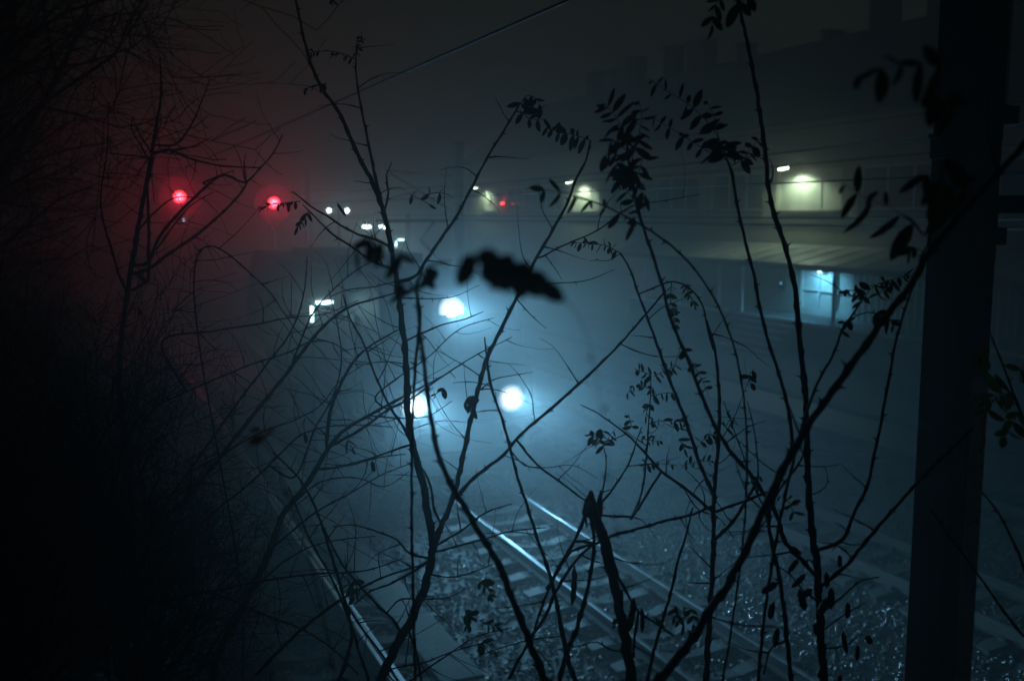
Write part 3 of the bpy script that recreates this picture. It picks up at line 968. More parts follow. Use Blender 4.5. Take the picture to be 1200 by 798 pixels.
def leaflet(m, base, dirv, up, L, W, rnd):
    """an oval leaflet folded a little along its midrib"""
    dirv = dirv.normalized()
    sd = dirv.cross(up)
    if sd.length < 0.05:
        sd = dirv.orthogonal()
    sd.normalize()
    nm_ = sd.cross(dirv)
    fold = rnd.uniform(-0.1, 0.45)
    curl = rnd.uniform(-0.5, 0.6)
    prof = [(0.0, 0.05), (0.12, 0.55), (0.35, 0.98), (0.65, 0.95), (0.88, 0.55), (1.0, 0.06)]
    vs, fs = [], []
    for t, w in prof:
        c = base + dirv * L * t + nm_ * curl * L * t * t
        e = W / 2 * w
        vs += [c - sd * e + nm_ * e * fold, c, c + sd * e + nm_ * e * fold]
    for i in range(len(prof) - 1):
        a = i * 3
        fs += [(a, a + 1, a + 4, a + 3), (a + 1, a + 2, a + 5, a + 4)]
    m.add(vs, fs)


def compound_leaf(parent, s, d, pairs, lpx, rnd, droop=0.8, ratio=0.42, material='leaf_dead', miss=0.12, dd=0.0, tumble=0.9):
    """a pinnate leaf: its stalk follows the pixel path s at depth d"""
    path = [tuple(float(a) for a in q.split(',')) for q in s.split()]
    n = len(path)
    P = [(at(q[0], q[1], d + dd * i / max(1, n - 1)), 0.9 / FPX * d / 2 * (1.3 - 0.6 * i / max(1, n - 1))) for i, q in enumerate(path)]
    Q = catmull(P, 0.008)
    m = MB()
    m.tube([q[0] for q in Q], [q[1] for q in Q], 4)
    ln = lpx / FPX * d
    for k in range(pairs + 1):
        f = 0.12 + 0.88 * k / pairs
        i = min(len(Q) - 2, int(f * (len(Q) - 1)))
        t = (Q[i + 1][0] - Q[i][0]).normalized()
        view = (Q[i][0] - CAM).normalized()
        perp = t.cross(view)
        if perp.length < 0.05:
            perp = t.orthogonal()
        perp.normalize()
        for sd in ((-1, 1) if k < pairs else (0,)):
            if rnd.random() < miss:
                continue
            dv = perp * sd * rnd.uniform(0.7, 1.1) + t * rnd.uniform(0.1, 0.6) + view * rnd.uniform(-0.6, 0.6) + Vector((0, 0, -1)) * droop * rnd.uniform(0.6, 1.4)
            up = view * rnd.choice((-1, 1)) + Vector((rnd.uniform(-1, 1), rnd.uniform(-1, 1), rnd.uniform(-1, 1))) * tumble
            Lk = ln * rnd.uniform(0.6, 1.3) * (1 - 0.25 * f)
            leaflet(m, Q[i][0], dv, up, Lk, Lk * ratio * rnd.uniform(0.55, 1.1), rnd)
    return m.build('leaf', M[material], parent)


def pod(parent, px, py, d, L, ang, w=5, rnd=random):
    """a flat hanging seed pod"""
    p = at(px, py, d)
    dv = Vector((math.sin(ang), rnd.uniform(-0.2, 0.2), -math.cos(ang))).normalized()
    ln = L / FPX * d
    wd = w / FPX * d / 2
    bend = rnd.uniform(-0.18, 0.18)
    pts = [p + dv * ln * t + Vector((bend * ln * t * t, 0, 0)) for t in np.linspace(0, 1, 9)]
    rad = [wd * r_ for r_ in (0.15, 0.6, 1.0, 0.8, 1.05, 0.85, 1.0, 0.6, 0.08)]
    m = MB(); m.tube(pts, rad, 6)
    return m.build('seed_pod', M['pod'], parent, smooth=True)


def sapling(label, trunk, branches, depth, leaves=(), pods=(), seed=1, twigs=0.3, name='locust_sapling', d_top=None, group='locust saplings in front of the lens', ground=True, wob=1.0, bark='bark', cat='tree'):
    rnd = random.Random(seed)
    T = px_path(trunk, depth, d_top or depth)
    if ground:
        p0, r0 = T[0]
        gz = ground_z(p0)
        low = Vector((p0.x + (p0.x - T[1][0].x) * 0.8, p0.y + 0.12, 0))
        low.z = ground_z(low) - 0.05
        mid = (p0 + low) / 2 + Vector((0.03, 0, 0))
        T = [(low, r0 * 1.5), (mid, r0 * 1.2)] + T
    base = T[0][0].copy()
    t = thing(name, label, cat, base, 0, group)
    sh = lambda Pp: [(p - base, r) for p, r in Pp]
    m = MB(); limb_geo(m, sh(T), rnd, twigs=twigs * 0.6, d=depth, wob=wob)
    m.build('trunk', M[bark], t, smooth=True)
    done = [q[0] for q in catmull(T, 0.04)]
    for br in branches:
        path, d0, d1 = br[0], br[1], br[2]
        tw = br[3] if len(br) > 3 else twigs
        PP = px_path(path, d0, d1)
        best = min(done, key=lambda q: (q - PP[0][0]).length)
        if (best - PP[0][0]).length < 0.16 * d0 / 2.5:
            gap = (best - PP[0][0]).length
            PP = [(best.copy(), PP[0][1])] + (PP[1:] if gap < 0.03 else PP)
        elif ground and path[0][1] < 780:          # a cane of its own: root it in the bank
            f = Vector((PP[0][0].x - 0.10, PP[0][0].y + 0.05, 0)); f.z = ground_z(f) - 0.05
            if f.z < PP[0][0].z - 0.1:
                PP = [(f, PP[0][1] * 1.3), ((f + PP[0][0]) / 2 + Vector((0.04, 0, 0)), PP[0][1] * 1.15)] + PP
        done += [q[0] for q in catmull(PP, 0.04)]
        m = MB(); limb_geo(m, sh(PP), rnd, twigs=tw, d=d0, twig_len=0.05 * d0, wob=wob)
        m.build('branch', M[bark], t, smooth=True)
    for lf in leaves:
        o = compound_leaf(t, lf[0], lf[1], lf[2], lf[3], rnd, *lf[4:])
        o.data.transform(Matrix.Translation(-base))
    for pd in pods:
        o = pod(t, *pd, rnd=rnd)
        o.data.transform(Matrix.Translation(-base))
    return t


# forked sapling in the middle
sapling('forked black sapling in the middle whose two tall arms frame the headlights',
        P2('446,798 465,757 483,722 497,690 505,655 508,640 501,600 494,560 483,520 478,480 477,440 474,400 470,368 465,330 458,290 450,250 437,215 424,190 410,160 397,132 378,105 364,75 355,40 349,12 343,-15', 13, 2.6),
        [(P2('508,640 514,624 522,605 532,580 540,545 550,500 562,450 575,410 590,380 605,350 622,315 640,283 652,262 666,235 676,208 686,190 692,165', 8.0, 2.2), 3.6, 3.4),
         (P2('452,252 443,220 435,185 428,150 422,120 418,95 417,65 420,42', 4.4, 1.5), 3.6, 3.6),
         (P2('454,250 455,225 453,205 457,195 459,190', 3.0, 1.2), 3.6, 3.6, 0.1),
         (P2('469,331 485,325 500,305 517,280 537,250 552,222 563,200 580,170 597,143 608,124', 5.0, 2.2), 3.6, 3.2),
         (P2('514,612 509,598 505,570 497,552 490,543', 4.0, 2.0), 3.6, 3.65, 0.1),
         (P2('534,583 550,565 575,545 590,533 605,515 650,475 700,430 720,410 733,396 757,368 780,341', 5.2, 2.2), 3.6, 3.4),
         (P2('459,288 440,281 420,275 400,265 385,254 370,246 352,232 343,225', 3.6, 1.6), 3.6, 3.6),
         (P2('465,320 440,308 410,288 390,275 370,255 355,240', 3.4, 1.6), 3.6, 3.6),
         (P2('482,522 470,496 458,478 440,440 425,400 410,372 402,345', 4.0, 1.6), 3.6, 3.9),
         (P2('477,394 500,388 520,380 545,374 567,365', 2.8, 1.0), 3.6, 3.5, 0.5),
         (P2('475,352 500,350 530,348 562,334', 2.0, 0.8), 3.6, 3.8, 0.2),
         (P2('482,520 460,528 430,538 400,545 380,543', 3.0, 1.2), 3.6, 3.8, 0.3),
         (P2('507,660 480,648 465,632 440,622 410,615 390,617', 3.2, 1.3), 3.6, 3.5),
         (P2('506,660 480,672 455,685 435,692 415,708', 3.6, 1.5), 3.6, 3.4),
         (P2('514,640 540,622 570,600 600,590', 3.4, 1.4), 3.6, 3.5),
         (P2('509,650 535,640 565,632 600,622 640,618', 3.0, 1.2), 3.6, 3.4),
         (P2('474,740 460,725 445,712 425,690 400,660 385,630 370,600', 4.0, 1.6), 3.6, 3.5),
         (P2('478,740 485,755 490,775 494,800', 4.0, 3.0), 3.6, 3.5, 0.1),
         (P2('505,668 530,676 560,668 590,655', 2.6, 1.0), 3.6, 3.4),
         (P2('465,705 495,702 525,700 545,690', 2.2, 0.9), 3.6, 3.4),
         (P2('464,332 455,332 435,337 405,340 380,352', 1.8, 0.8), 3.6, 3.6, 0.2),
         (P2('473,430 455,424 430,425 405,420', 1.8, 0.7), 3.6, 3.6, 0.3),
         (P2('560,458 578,445 600,440 625,436', 2.0, 0.8), 3.5, 3.5, 0.2),
         (P2('608,348 625,372 640,385', 1.6, 0.7), 3.5, 3.5, 0.2),
         (P2('616,335 650,332 690,328 720,316', 1.8, 0.7), 3.5, 3.5, 0.2),
         (P2('630,302 660,288 700,270 740,242 780,235 820,228', 2.4, 0.8), 3.5, 3.7, 0.3),
         (P2('608,520 630,545 660,567 690,590', 3.2, 2.2), 3.5, 3.3, 0.25),
         (P2('570,430 575,455 588,490 600,530', 2.0, 1.6), 3.6, 3.5, 0.1)],
        3.6,
        leaves=[('352,236 335,238 318,240 303,246', 3.6, 9, 10, 0.9), ('362,247 356,258 347,268', 3.6, 4, 11),
                ('417,70 400,63 380,60 362,62', 3.6, 9, 10, 1.1), ('383,98 370,101 355,105', 3.6, 5, 10, 1.0),
                ('418,62 422,50 424,38', 3.6, 5, 7), ('397,-8 392,-2 388,6', 3.6, 3, 10),
                ('608,124 620,112 628,116 634,126', 3.2, 4, 17, 0.7, 0.5), ('692,165 672,158 650,154 640,148', 3.4, 6, 19, 0.6, 0.5),
                ('610,130 618,138 640,140', 3.2, 3, 18, 0.3, 0.5),
                ('520,455 510,462 500,468', 3.3, 2, 11, 0.8, 0.6), ('545,470 550,474 556,480', 3.3, 2, 15, 0.9, 0.7),
                ('480,228 495,235 505,241', 3.4, 2, 14, 0.3), ('500,228 515,226 530,230', 3.4, 2, 16, 0.1, 0.3)],
        pods=[(436, 540, 3.6, 14, 0.1, 6), (395, 238, 3.6, 18, 0.5, 4)], seed=3, twigs=0.42, d_top=3.6)

# blurred stem close to the lens that passes in front of the fork
sapling('smooth curved stem close to the lens crossing in front of the forked sapling',
        P2('642,805 632,780 612,730 600,700 585,662 560,620 545,595 530,570 520,548 510,520 505,490 500,450 497,420 493,398 490,360 488,335 494,318', 11, 3.5),
        [(P2('490,395 493,370 489,345', 4, 3), 2.0, 1.9, 0)],
        2.2, leaves=[('488,340 482,328 476,334 470,330', 1.25, 2, 30, 0.3, 0.6), ('494,322 503,312 508,316', 1.25, 2, 34, 0.5, 0.6),
                     ('470,298 455,286 440,284 432,280', 1.15, 2, 32, 1.2, 0.4), ('434,281 424,284 414,300', 1.15, 1, 34, 1.3, 0.45)],
        seed=5, twigs=0.08, d_top=1.6)

# leaning stems right of it
sapling('thin crooked stem rising between the curved stem and the snapped stump',
        P2('676,803 665,770 660,745 655,720 650,695 645,675 633,640 620,600 610,570 600,535 590,495 578,460 572,430 568,395', 7, 1.8),
        [(P2('650,690 672,660 690,642 708,632', 4, 3), 2.9, 3.0), (P2('652,700 640,720 625,742 612,765 596,795', 5, 4), 2.9, 2.9),
         (P2('657,742 630,748 600,755 560,768', 2.2, 1.0), 2.9, 3.0), (P2('600,530 615,545 640,548 670,545 700,560', 2.0, 0.8), 3.0, 3.1)],
        2.9, pods=[(673, 662, 2.9, 50, 0.05, 8)], seed=8, twigs=0.3)
sapling('pair of crossing stems leaning against the snapped stump',
        P2('655,803 664,765 676,735 686,700 692,670 696,640 694,615 690,598', 7, 4),
        [(P2('686,604 673,634 655,664 640,698 626,738', 5, 3), 2.9, 2.9), (P2('696,636 670,646 652,672 640,690', 4, 3), 2.9, 3.0)],
        2.8, seed=9, twigs=0.2)

# snapped stump with torn strips
rs = random.Random(21)
st = sapling('snapped stump with a torn black top and hanging strips of bark',
        P2('742,805 735,762 728,722 720,682 712,650 705,625 698,602 693,586', 15, 12),
        [(P2('706,600 712,630 722,668 735,695 748,716 765,728 790,745', 5, 2.5), 2.6, 2.6, 0.3),
         (P2('745,720 744,745 742,770', 4, 3), 2.6, 2.6, 0),
         (P2('712,632 745,620 780,610 810,603 836,592', 4.5, 3.0), 2.7, 3.2, 0.3),
         (P2('718,762 700,752 680,756 650,762', 2.4, 1.0), 2.6, 2.7, 0.3)],
        2.6, pods=[(743, 700, 2.6, 48, 0.0, 9), (752, 712, 2.6, 30, 0.1, 6)],
        leaves=[('765,728 775,720 790,722 803,735', 2.7, 5, 13, 0.6, 0.5, 'leaf'), ('745,716 725,726 718,735', 2.7, 3, 14, 0.8, 0.5, 'leaf'),
                ('790,722 808,712 814,735', 2.7, 4, 14, 0.7, 0.5, 'leaf')],
        name='broken_stump', seed=10, twigs=0.15, group='saplings with snapped tops')
m = MB()
for k in range(9):       # splinters of the torn top
    x0 = rs.uniform(685, 705)
    p = at(x0, 592, 2.6)
    q = at(x0 + rs.uniform(-4, 5), 578 + rs.uniform(-4, 6), 2.6 + rs.uniform(-0.02, 0.02))
    m.tube([p + Vector((0, 0, -0.03)), p, q], [0.009, 0.010, 0.002], 5)
for k in range(3):
    m.tube([at(688 + k * 3, 586, 2.58), at(684 + k * 7, 600, 2.57), at(688 + k * 7, 618, 2.58)], [0.007, 0.006, 0.002], 5)
o = m.build('torn_top', M['bark'], st)
o.data.transform(Matrix.Translation(-st.location))

# big diagonal stem close to the lens
sapling('thickest stem, leaning diagonally from the bottom up to the black mast',
        P2('765,805 790,776 810,752 830,716 850,690 866,660 880,630 893,600 906,574 920,545 940,510 960,480 985,445 1010,410 1035,375 1056,350 1072,325 1086,300 1110,270 1140,235 1170,203 1198,172 1230,140', 12, 8),
        [(P2('895,598 880,585 868,560 862,540', 3, 1.2), 2.2, 2.3), (P2('938,512 930,490 922,470', 3, 1.5), 2.1, 2.1, 0.1),
         (P2('1076,322 1080,300 1088,285 1092,262', 4, 2), 1.9, 1.8, 0)],
        2.2, leaves=[('1092,285 1070,262 1045,245 1015,232 985,214', 1.7, 6, 44, 0.9, 0.42), ('1086,300 1072,290 1060,298', 1.9, 3, 24, 0.7, 0.5),
                     ('1110,80 1080,74 1040,78 1000,92', 1.25, 4, 44, 0.7, 0.45), ('1120,120 1100,110 1080,112', 1.25, 3, 40, 0.8, 0.45),
                     ('1140,225 1110,215 1085,205 1075,225', 1.5, 4, 46, 0.6, 0.5)],
        seed=12, twigs=0.12, d_top=1.75)

# slim upright with the small green leaves
sapling('slim upright sapling whose side shoots carry small green leaves',
        P2('826,805 830,750 833,700 836,650 836,600 838,560 842,520 843,475 840,430 836,402 828,375', 8, 2.6),
        [(P2('836,592 800,570 775,552 755,530 740,514 720,498 700,484 680,474', 4.5, 1.2), 3.4, 3.5),
         (P2('834,572 822,548 810,512 800,484 787,452 776,420 767,396 757,368 748,345 738,315 727,297', 5.5, 2.2), 3.4, 3.4),
         (P2('840,596 870,588 900,576', 4.0, 3.0), 3.4, 3.3), (P2('838,638 858,612 870,594 884,570', 5, 3.5), 3.4, 3.3),
         (P2('740,606 748,590 755,560 758,530 760,500 762,470 763,440', 3.2, 1.2), 3.5, 3.6),
         (P2('700,600 720,570 738,540 745,520 752,500', 3.2, 1.4), 3.5, 3.6), (P2('706,595 709,560 710,535 707,522', 2.4, 1.2), 3.5, 3.5),
         (P2('800,572 820,598 840,605 860,630', 2.0, 1.0), 3.4, 3.4), (P2('834,660 820,652 808,640', 2.4, 0.9), 3.4, 3.4, 0),
         (P2('834,690 818,683 805,682', 2.4, 0.9), 3.4, 3.4, 0), (P2('842,525 860,490 868,470 880,440', 1.6, 0.8), 3.4, 3.5, 0.1),
         (P2('727,297 712,306 700,305 690,306', 1.2, 0.6), 3.4, 3.4, 0), (P2('748,350 765,338 790,330 808,338 822,355 830,390 836,410', 1.8, 2.2), 3.4, 3.4, 0.2)],
        3.4,
        leaves=[('727,297 710,288 692,286 670,284', 3.4, 11, 11, 0.7, 0.5), ('787,330 786,350 790,370 793,390', 3.4, 13, 8, 0.4, 0.5, 'leaf'), ('800,332 808,345 815,360', 3.4, 7, 9, 0.4, 0.5, 'leaf'),
                ('763,440 754,436 744,432', 3.6, 4, 10, 0.5, 0.5, 'leaf'), ('766,441 780,434 794,427', 3.6, 5, 10, 0.4, 0.5, 'leaf'), ('763,456 755,453 747,449', 3.6, 4, 10, 0.5, 0.5, 'leaf'),
                ('763,464 778,461 793,460', 3.6, 5, 10, 0.5, 0.5, 'leaf'), ('761,474 758,482 757,490', 3.6, 3, 12, 0.5, 0.5, 'leaf'), ('760,497 774,493 788,494', 3.6, 5, 10, 0.6, 0.5, 'leaf'),
                ('790,494 800,494 812,500', 3.5, 4, 12, 0.6, 0.5, 'leaf'), ('752,514 764,516 776,517', 3.6, 4, 10, 0.4, 0.5, 'leaf'), ('750,546 770,543 793,545', 3.5, 7, 9, 0.7, 0.5, 'leaf'),
                ('800,545 818,541 836,540', 3.5, 6, 9, 0.5, 0.5, 'leaf'), ('795,515 800,520 803,528', 3.5, 3, 12, 0.4, 0.5, 'leaf'), ('742,452 737,459 734,463', 3.6, 2, 8, 0.5, 0.5, 'leaf'),
                ('707,522 700,514 690,508', 3.5, 4, 14, 0.5, 0.55, 'leaf'), ('710,520 715,510 721,503', 3.5, 3, 11, 0.4, 0.5, 'leaf'), ('820,520 828,512 842,508', 3.4, 4, 11, 0.6, 0.5, 'leaf'),
                ('740,500 738,490 736,485', 3.6, 2, 9, 0.5, 0.5, 'leaf'), ('850,500 858,490 866,500', 3.4, 3, 12, 0.5, 0.5, 'leaf'), ('880,450 878,440 884,432', 3.2, 2, 14, 0.9, 0.5)],
        seed=14, twigs=0.35)
sapling('short bare shoot between the stump and the slim upright sapling',
        P2('757,805 768,755 777,725 787,690 795,655 803,630 809,606 812,594', 5, 1.8), [], 3.1, seed=15, twigs=0.2)

# right-hand tree: trunk, long curved arms
sapling('tall two armed tree right of centre with drooping dead leaves low on its trunk',
        P2('966,805 962,760 960,720 958,690 957,660 953,630 949,600 947,560 945,500 943,450 940,428 935,380 930,330 920,290 910,260 902,230 897,180 890,130 880,70 870,25 862,-10', 11, 4.2),
        [(P2('955,674 940,656 921,636 908,598 893,574 878,553 864,538 850,520 838,498 825,470 810,430 797,400 785,370 775,330 765,300 752,260 744,230 738,196 735,170', 6.5, 3.4), 2.7, 2.3, 0.12),
         (P2('960,652 985,634 1000,602 1015,572 1025,530 1035,480 1042,440 1048,408 1058,370 1070,335 1084,306', 5.5, 2.4), 2.7, 2.6, 0.15),
         (P2('965,688 990,664 1010,640 1035,610 1060,582 1078,562 1105,535 1140,502', 5.5, 3.5), 2.7, 2.4, 0.1),
         (P2('758,268 735,255 705,240 670,230', 3.0, 1.5), 2.2, 2.1, 0.0),
         (P2('958,700 940,690 925,672 905,660', 3, 1.5), 2.7, 2.7), (P2('962,715 985,700 1010,680 1030,676', 3, 1.5), 2.7, 2.7),
         (P2('960,735 990,720 1015,705', 2.2, 1.2), 2.7, 2.8, 0.2), (P2('962,770 990,756 1010,742', 2.2, 1.2), 2.7, 2.8, 0.2),
         (P2('948,590 962,575 970,565 966,545', 2.2, 1.0), 2.7, 2.7, 0.2),
         (P2('905,590 915,572 935,545 947,520', 3.0, 2.2), 2.7, 2.7, 0.1), (P2('1000,612 990,625 975,645', 2, 1.5), 2.7, 2.7, 0.1)],
        2.7,
        leaves=[('736,172 728,150 718,132 706,120', 2.3, 7, 28, 0.2, 0.33), ('738,186 748,160 752,135 748,116', 2.3, 7, 24, 0.4, 0.36),
                ('741,205 728,190 718,180 706,184', 2.3, 5, 28, 0.4, 0.36), ('744,216 752,190 757,168', 2.3, 5, 18, 0.7, 0.36), ('741,200 730,206 720,200', 2.3, 4, 28, 0.5, 0.42),
                ('750,250 738,228 728,215', 2.3, 3, 22, 0.3, 0.36), ('738,195 745,215 758,232', 2.3, 5, 22, 0.7, 0.4), ('735,178 720,165 712,170', 2.3, 4, 26, 0.7, 0.4),
                ('758,268 735,255 705,240 670,228 615,220', 2.1, 7, 22, 0.9, 0.42),
                ('797,402 808,420 820,440 830,462', 2.45, 9, 12, 0.1, 0.45),
                ('868,8 850,-6 838,6 834,34', 2.2, 5, 26, 1.0, 0.45), ('868,4 880,-4 886,6', 2.2, 3, 20, 0.5, 0.6), ('930,600 922,585 910,580', 2.6, 3, 13, 0.8, 0.5, 'leaf')],
        pods=[(912, 682, 2.6, 26, -1.1, 9), (935, 655, 2.6, 18, -0.5, 7), (928, 640, 2.6, 16, 0.9, 5), (944, 672, 2.6, 22, -0.6, 7), (937, 690, 2.6, 26, 0.2, 10), (952, 690, 2.6, 20, -0.9, 9),
              (968, 670, 2.6, 20, 0.2, 7), (974, 688, 2.6, 26, 0.0, 9), (993, 705, 2.6, 20, 0.1, 7), (984, 650, 2.6, 16, 0.1, 6), (907, 705, 2.6, 24, -0.3, 8), (988, 738, 2.6, 28, 0.0, 6),
              (1005, 755, 2.6, 22, 0.1, 6), (1015, 745, 2.6, 12, 0.6, 8), (912, 735, 2.6, 24, -0.3, 8), (985, 790, 2.6, 20, 0, 6), (970, 700, 2.6, 24, -0.3, 10), (955, 730, 2.6, 16, 0.2, 8)],
        seed=16, twigs=0.16)

sapling('slender stem with long feathery leaves at its tip, left of the two armed tree',
        P2('928,805 922,750 918,710 914,680 909,655 903,630 901,600 915,560 928,520 925,490 917,452 908,425 900,400 890,360 883,320 875,290 868,260 862,230 858,204 853,190', 6, 3.6),
        [(P2('901,605 888,580 876,548 866,520 855,490 848,470', 2.4, 1.0), 2.8, 2.8, 0.2), (P2('893,575 888,540 884,505 876,470', 2.4, 1.2), 2.8, 2.8, 0.2),
         (P2('921,745 905,758 895,790', 3, 2), 2.8, 2.8, 0.2)],
        2.8, leaves=[('855,195 846,170 828,142 806,122 780,106 760,92', 2.5, 12, 21, 0.5, 0.42), ('853,188 830,178 808,164 785,150 764,138', 2.5, 8, 19, 0.8, 0.42),
                     ('858,194 872,186 882,172 894,160', 2.5, 6, 17, 0.6, 0.5), ('852,190 842,160 836,135 828,118', 2.5, 7, 18, 0.4, 0.5), ('850,182 845,172 838,160', 2.5, 4, 16, 0.7, 0.5),
                     ('880,565 886,558 895,560', 2.8, 3, 12, 0.7, 0.5, 'leaf')],
        seed=17, twigs=0.1, d_top=2.5)

sapling('thin shoot with curled leaflets hanging before the lit entrance',
        P2('925,560 935,520 947,478 960,445 972,424 981,404 986,388 1000,368 1010,352', 4.4, 2.2),
        [(P2('986,386 1000,372 1016,366 1030,368', 2, 1.2), 2.6, 2.6, 0.1), (P2('1008,356 985,340 970,330 950,322', 1.6, 0.8), 2.6, 2.6, 0)],
        2.6, leaves=[('1008,354 1025,335 1045,328 1066,322', 2.6, 9, 15, 0.7, 0.48), ('1010,354 1000,340 990,342 982,346', 2.6, 5, 12, 0.8, 0.55), ('1028,366 1040,372 1048,384', 2.6, 5, 15, 0.5, 0.55),
                     ('986,388 992,376 998,380', 2.6, 3, 14, 0.7, 0.6), ('1030,345 1040,334 1052,330', 2.6, 5, 13, 0.8, 0.5)],
        seed=18, twigs=0.05)

# leaf spray almost touching the lens
sp = sapling('dark blurred leaf spray almost touching the lens, left of the upper headlight',
        P2('742,810 730,700 715,560 700,450 686,390 672,362 656,347', 1.0, 1.0), [], 0.95,
        name='leaf_spray', seed=19, twigs=0.0, ground=True, cat='branch', group='sprays near the lens')

rl = random.Random(77)
m = MB()
stalk = [at(x, y, 0.87) for x, y in ((664, 354), (640, 339), (618, 327), (596, 316), (575, 304), (556, 298))]
m.tube(stalk, 0.0011, 5)
for (x0, y0, x1, y1, w_) in ((556, 300, 539, 331, 15), (553, 297, 546, 320, 14), (558, 297, 582, 308, 17), (575, 303, 571, 329, 15), (580, 305, 602, 318, 20), (585, 307, 575, 339, 17),
                             (593, 312, 578, 341, 15), (596, 314, 625, 329, 22), (613, 321, 641, 341, 22), (630, 330, 658, 350, 15), (605, 318, 611, 340, 15), (640, 337, 657, 351, 11), (602, 316, 590, 333, 13)):
    d_ = 0.87 + rl.uniform(-0.03, 0.03)
    p, q = at(x0, y0, d_), at(x1, y1, d_ + rl.uniform(-0.012, 0.012))
    leaflet(m, p, q - p, (p - CAM).normalized() + Vector((rl.uniform(-.3, .3), rl.uniform(-.3, .3), rl.uniform(-.3, .3))), (q - p).length * 1.12, w_ * 1.5 / FPX * d_, rl)
o = m.build('leaf', M['leaf_dead'], sp); o.data.transform(Matrix.Translation(-sp.location))

# right of the mast
sapling('bare thorny cane bending down past the foot of the black mast',
        P2('1240,790 1200,746 1165,700 1140,664 1110,625 1090,596', 4, 2), [], 2.4, seed=22, twigs=0.15)
sapling('leafy shoot with one orange leaf at the right edge beyond the mast',
        P2('1235,560 1210,510 1195,480 1180,440 1165,402 1158,385', 4.5, 2),
        [(P2('1215,690 1190,640 1168,598 1150,575', 4, 2), 2.4, 2.4, 0.1), (P2('1190,470 1170,465 1155,480', 2.4, 1.2), 2.4, 2.4, 0)],
        2.4, leaves=[('1158,480 1150,500 1152,512', 2.4, 1, 20, 0.6, 0.7, 'leaf_gold', 0.0), ('1188,458 1170,462 1150,470', 2.4, 4, 24, 0.6, 0.6, 'leaf'), ('1195,480 1182,505 1175,515', 2.4, 3, 26, 0.5, 0.6, 'leaf'),
                     ('1195,445 1198,430 1205,425', 2.4, 3, 28, 0.4, 0.6, 'leaf'), ('1160,425 1150,415 1140,420', 2.4, 3, 18, 0.5, 0.6, 'leaf')], seed=23, twigs=0.1)

# the thorn bush against the red glow
sapling('bare thorn bush silhouetted against the left red signal',
        P2('140,420 150,340 158,290 166,245 174,205 178,180 183,150 188,120 189,95 187,68', 7, 1.6),
        [(P2('180,178 200,176 215,183 250,193 305,197', 4, 1.4), 5.4, 5.4), (P2('170,310 185,280 205,255 235,225 262,205 287,214 305,197 320,180 331,158', 4.2, 1.5), 5.4, 5.3),
         (P2('160,320 200,296 240,268 262,248 285,222 292,210', 4.5, 2), 5.4, 5.4), (P2('182,172 205,170 222,150 236,120 246,92', 3.2, 1.2), 5.4, 5.5),
         (P2('178,182 165,160 155,138', 2.6, 1.0), 5.4, 5.4), (P2('176,190 166,172 154,150 156,135', 2.4, 1.0), 5.4, 5.4),
         (P2('172,330 174,290 174,250 172,215 176,185', 4, 2.4), 5.5, 5.4), (P2('176,184 150,182 128,180', 2.2, 1.0), 5.4, 5.4),
         (P2('185,290 205,262 225,240 250,225', 2.6, 1.1), 5.3, 5.3), (P2('238,215 260,205 275,200', 2.2, 1.0), 5.3, 5.3), (P2('200,178 225,172 250,160', 2.2, 0.9), 5.3, 5.3),
         (P2('288,214 286,195 288,180', 2.0, 0.9), 5.3, 5.3, 0.1), (P2('150,340 130,290 118,240 125,180 128,120', 3.2, 1.1), 5.6, 5.7), (P2('165,270 182,248 205,232 235,232', 2.6, 1), 5.4, 5.4)],
        5.4, seed=30, twigs=0.5, name='thorn_bush', group='bare bushes on the bank', bark='bark_far')

# tangled limbs left of the fork
sapling('tangled grey branches spreading left of the forked sapling towards the larger corner lamp',
        P2('255,770 290,700 318,640 336,596 350,580 370,550 383,527 400,507 430,488 455,474 478,462 520,440', 10, 2.0),
        [(P2('383,525 385,492 395,460 410,430 425,412 446,398 470,385', 5, 1.5), 4.6, 4.6), (P2('150,660 230,570 300,482 340,432 362,402 385,377 405,362 440,350 470,342', 6, 1.8), 4.8, 4.6),
         (P2('383,525 420,505 455,480 480,468 520,440 560,415 600,395', 4, 1.0), 4.6, 4.4), (P2('200,640 250,600 300,560 330,530 352,510 383,500 420,498 460,500', 3, 1.2), 4.8, 4.6),
         (P2('370,550 410,545 450,535 475,532', 2.6, 1.0), 4.6, 4.5), (P2('180,480 240,450 300,425 340,412 365,400 390,402 410,415', 2.6, 1.0), 4.7, 4.6),
         (P2('130,690 180,610 230,540 280,470 310,430 340,390 352,360 358,330 360,300', 4, 1.2), 5, 5), (P2('340,560 370,500 390,465 400,420 395,380 385,340', 2.6, 1.0), 4.8, 4.8),
         (P2('336,596 375,565 420,560 450,570 480,552', 2.4, 1.0), 4.6, 4.5), (P2('220,560 265,530 310,505 350,490 372,478 400,445 425,428', 2.6, 1), 4.7, 4.6),
         (P2('340,430 352,400 365,370 390,340 420,315 450,300', 2.6, 1.0), 4.7, 4.7), (P2('190,400 250,388 300,380 340,372 380,368 420,352', 2.6, 1.0), 4.7, 4.7),
         (P2('270,300 295,322 318,345 335,370 352,392 372,402', 2.0, 0.9), 4.7, 4.7), (P2('318,640 370,600 415,575 450,555 490,540', 3.0, 1.0), 4.6, 4.4),
         (P2('230,790 260,740 290,700 330,660 365,640 400,632 440,628', 3, 1.2), 4.5, 4.3), (P2('440,470 470,440 500,420 540,385 580,372', 2.2, 0.8), 4.5, 4.4), (P2('430,488 470,490 500,488 530,470', 2.2, 0.8), 4.5, 4.4)],
        4.7, leaves=[('357,490 356,500 358,510', 4.6, 1, 16, 1.0, 0.5), ('408,515 410,520 414,526', 4.6, 1, 14, 0.9, 0.5)], seed=33, twigs=0.6, name='bare_shrub', group='bare bushes on the bank', bark='bark_far')
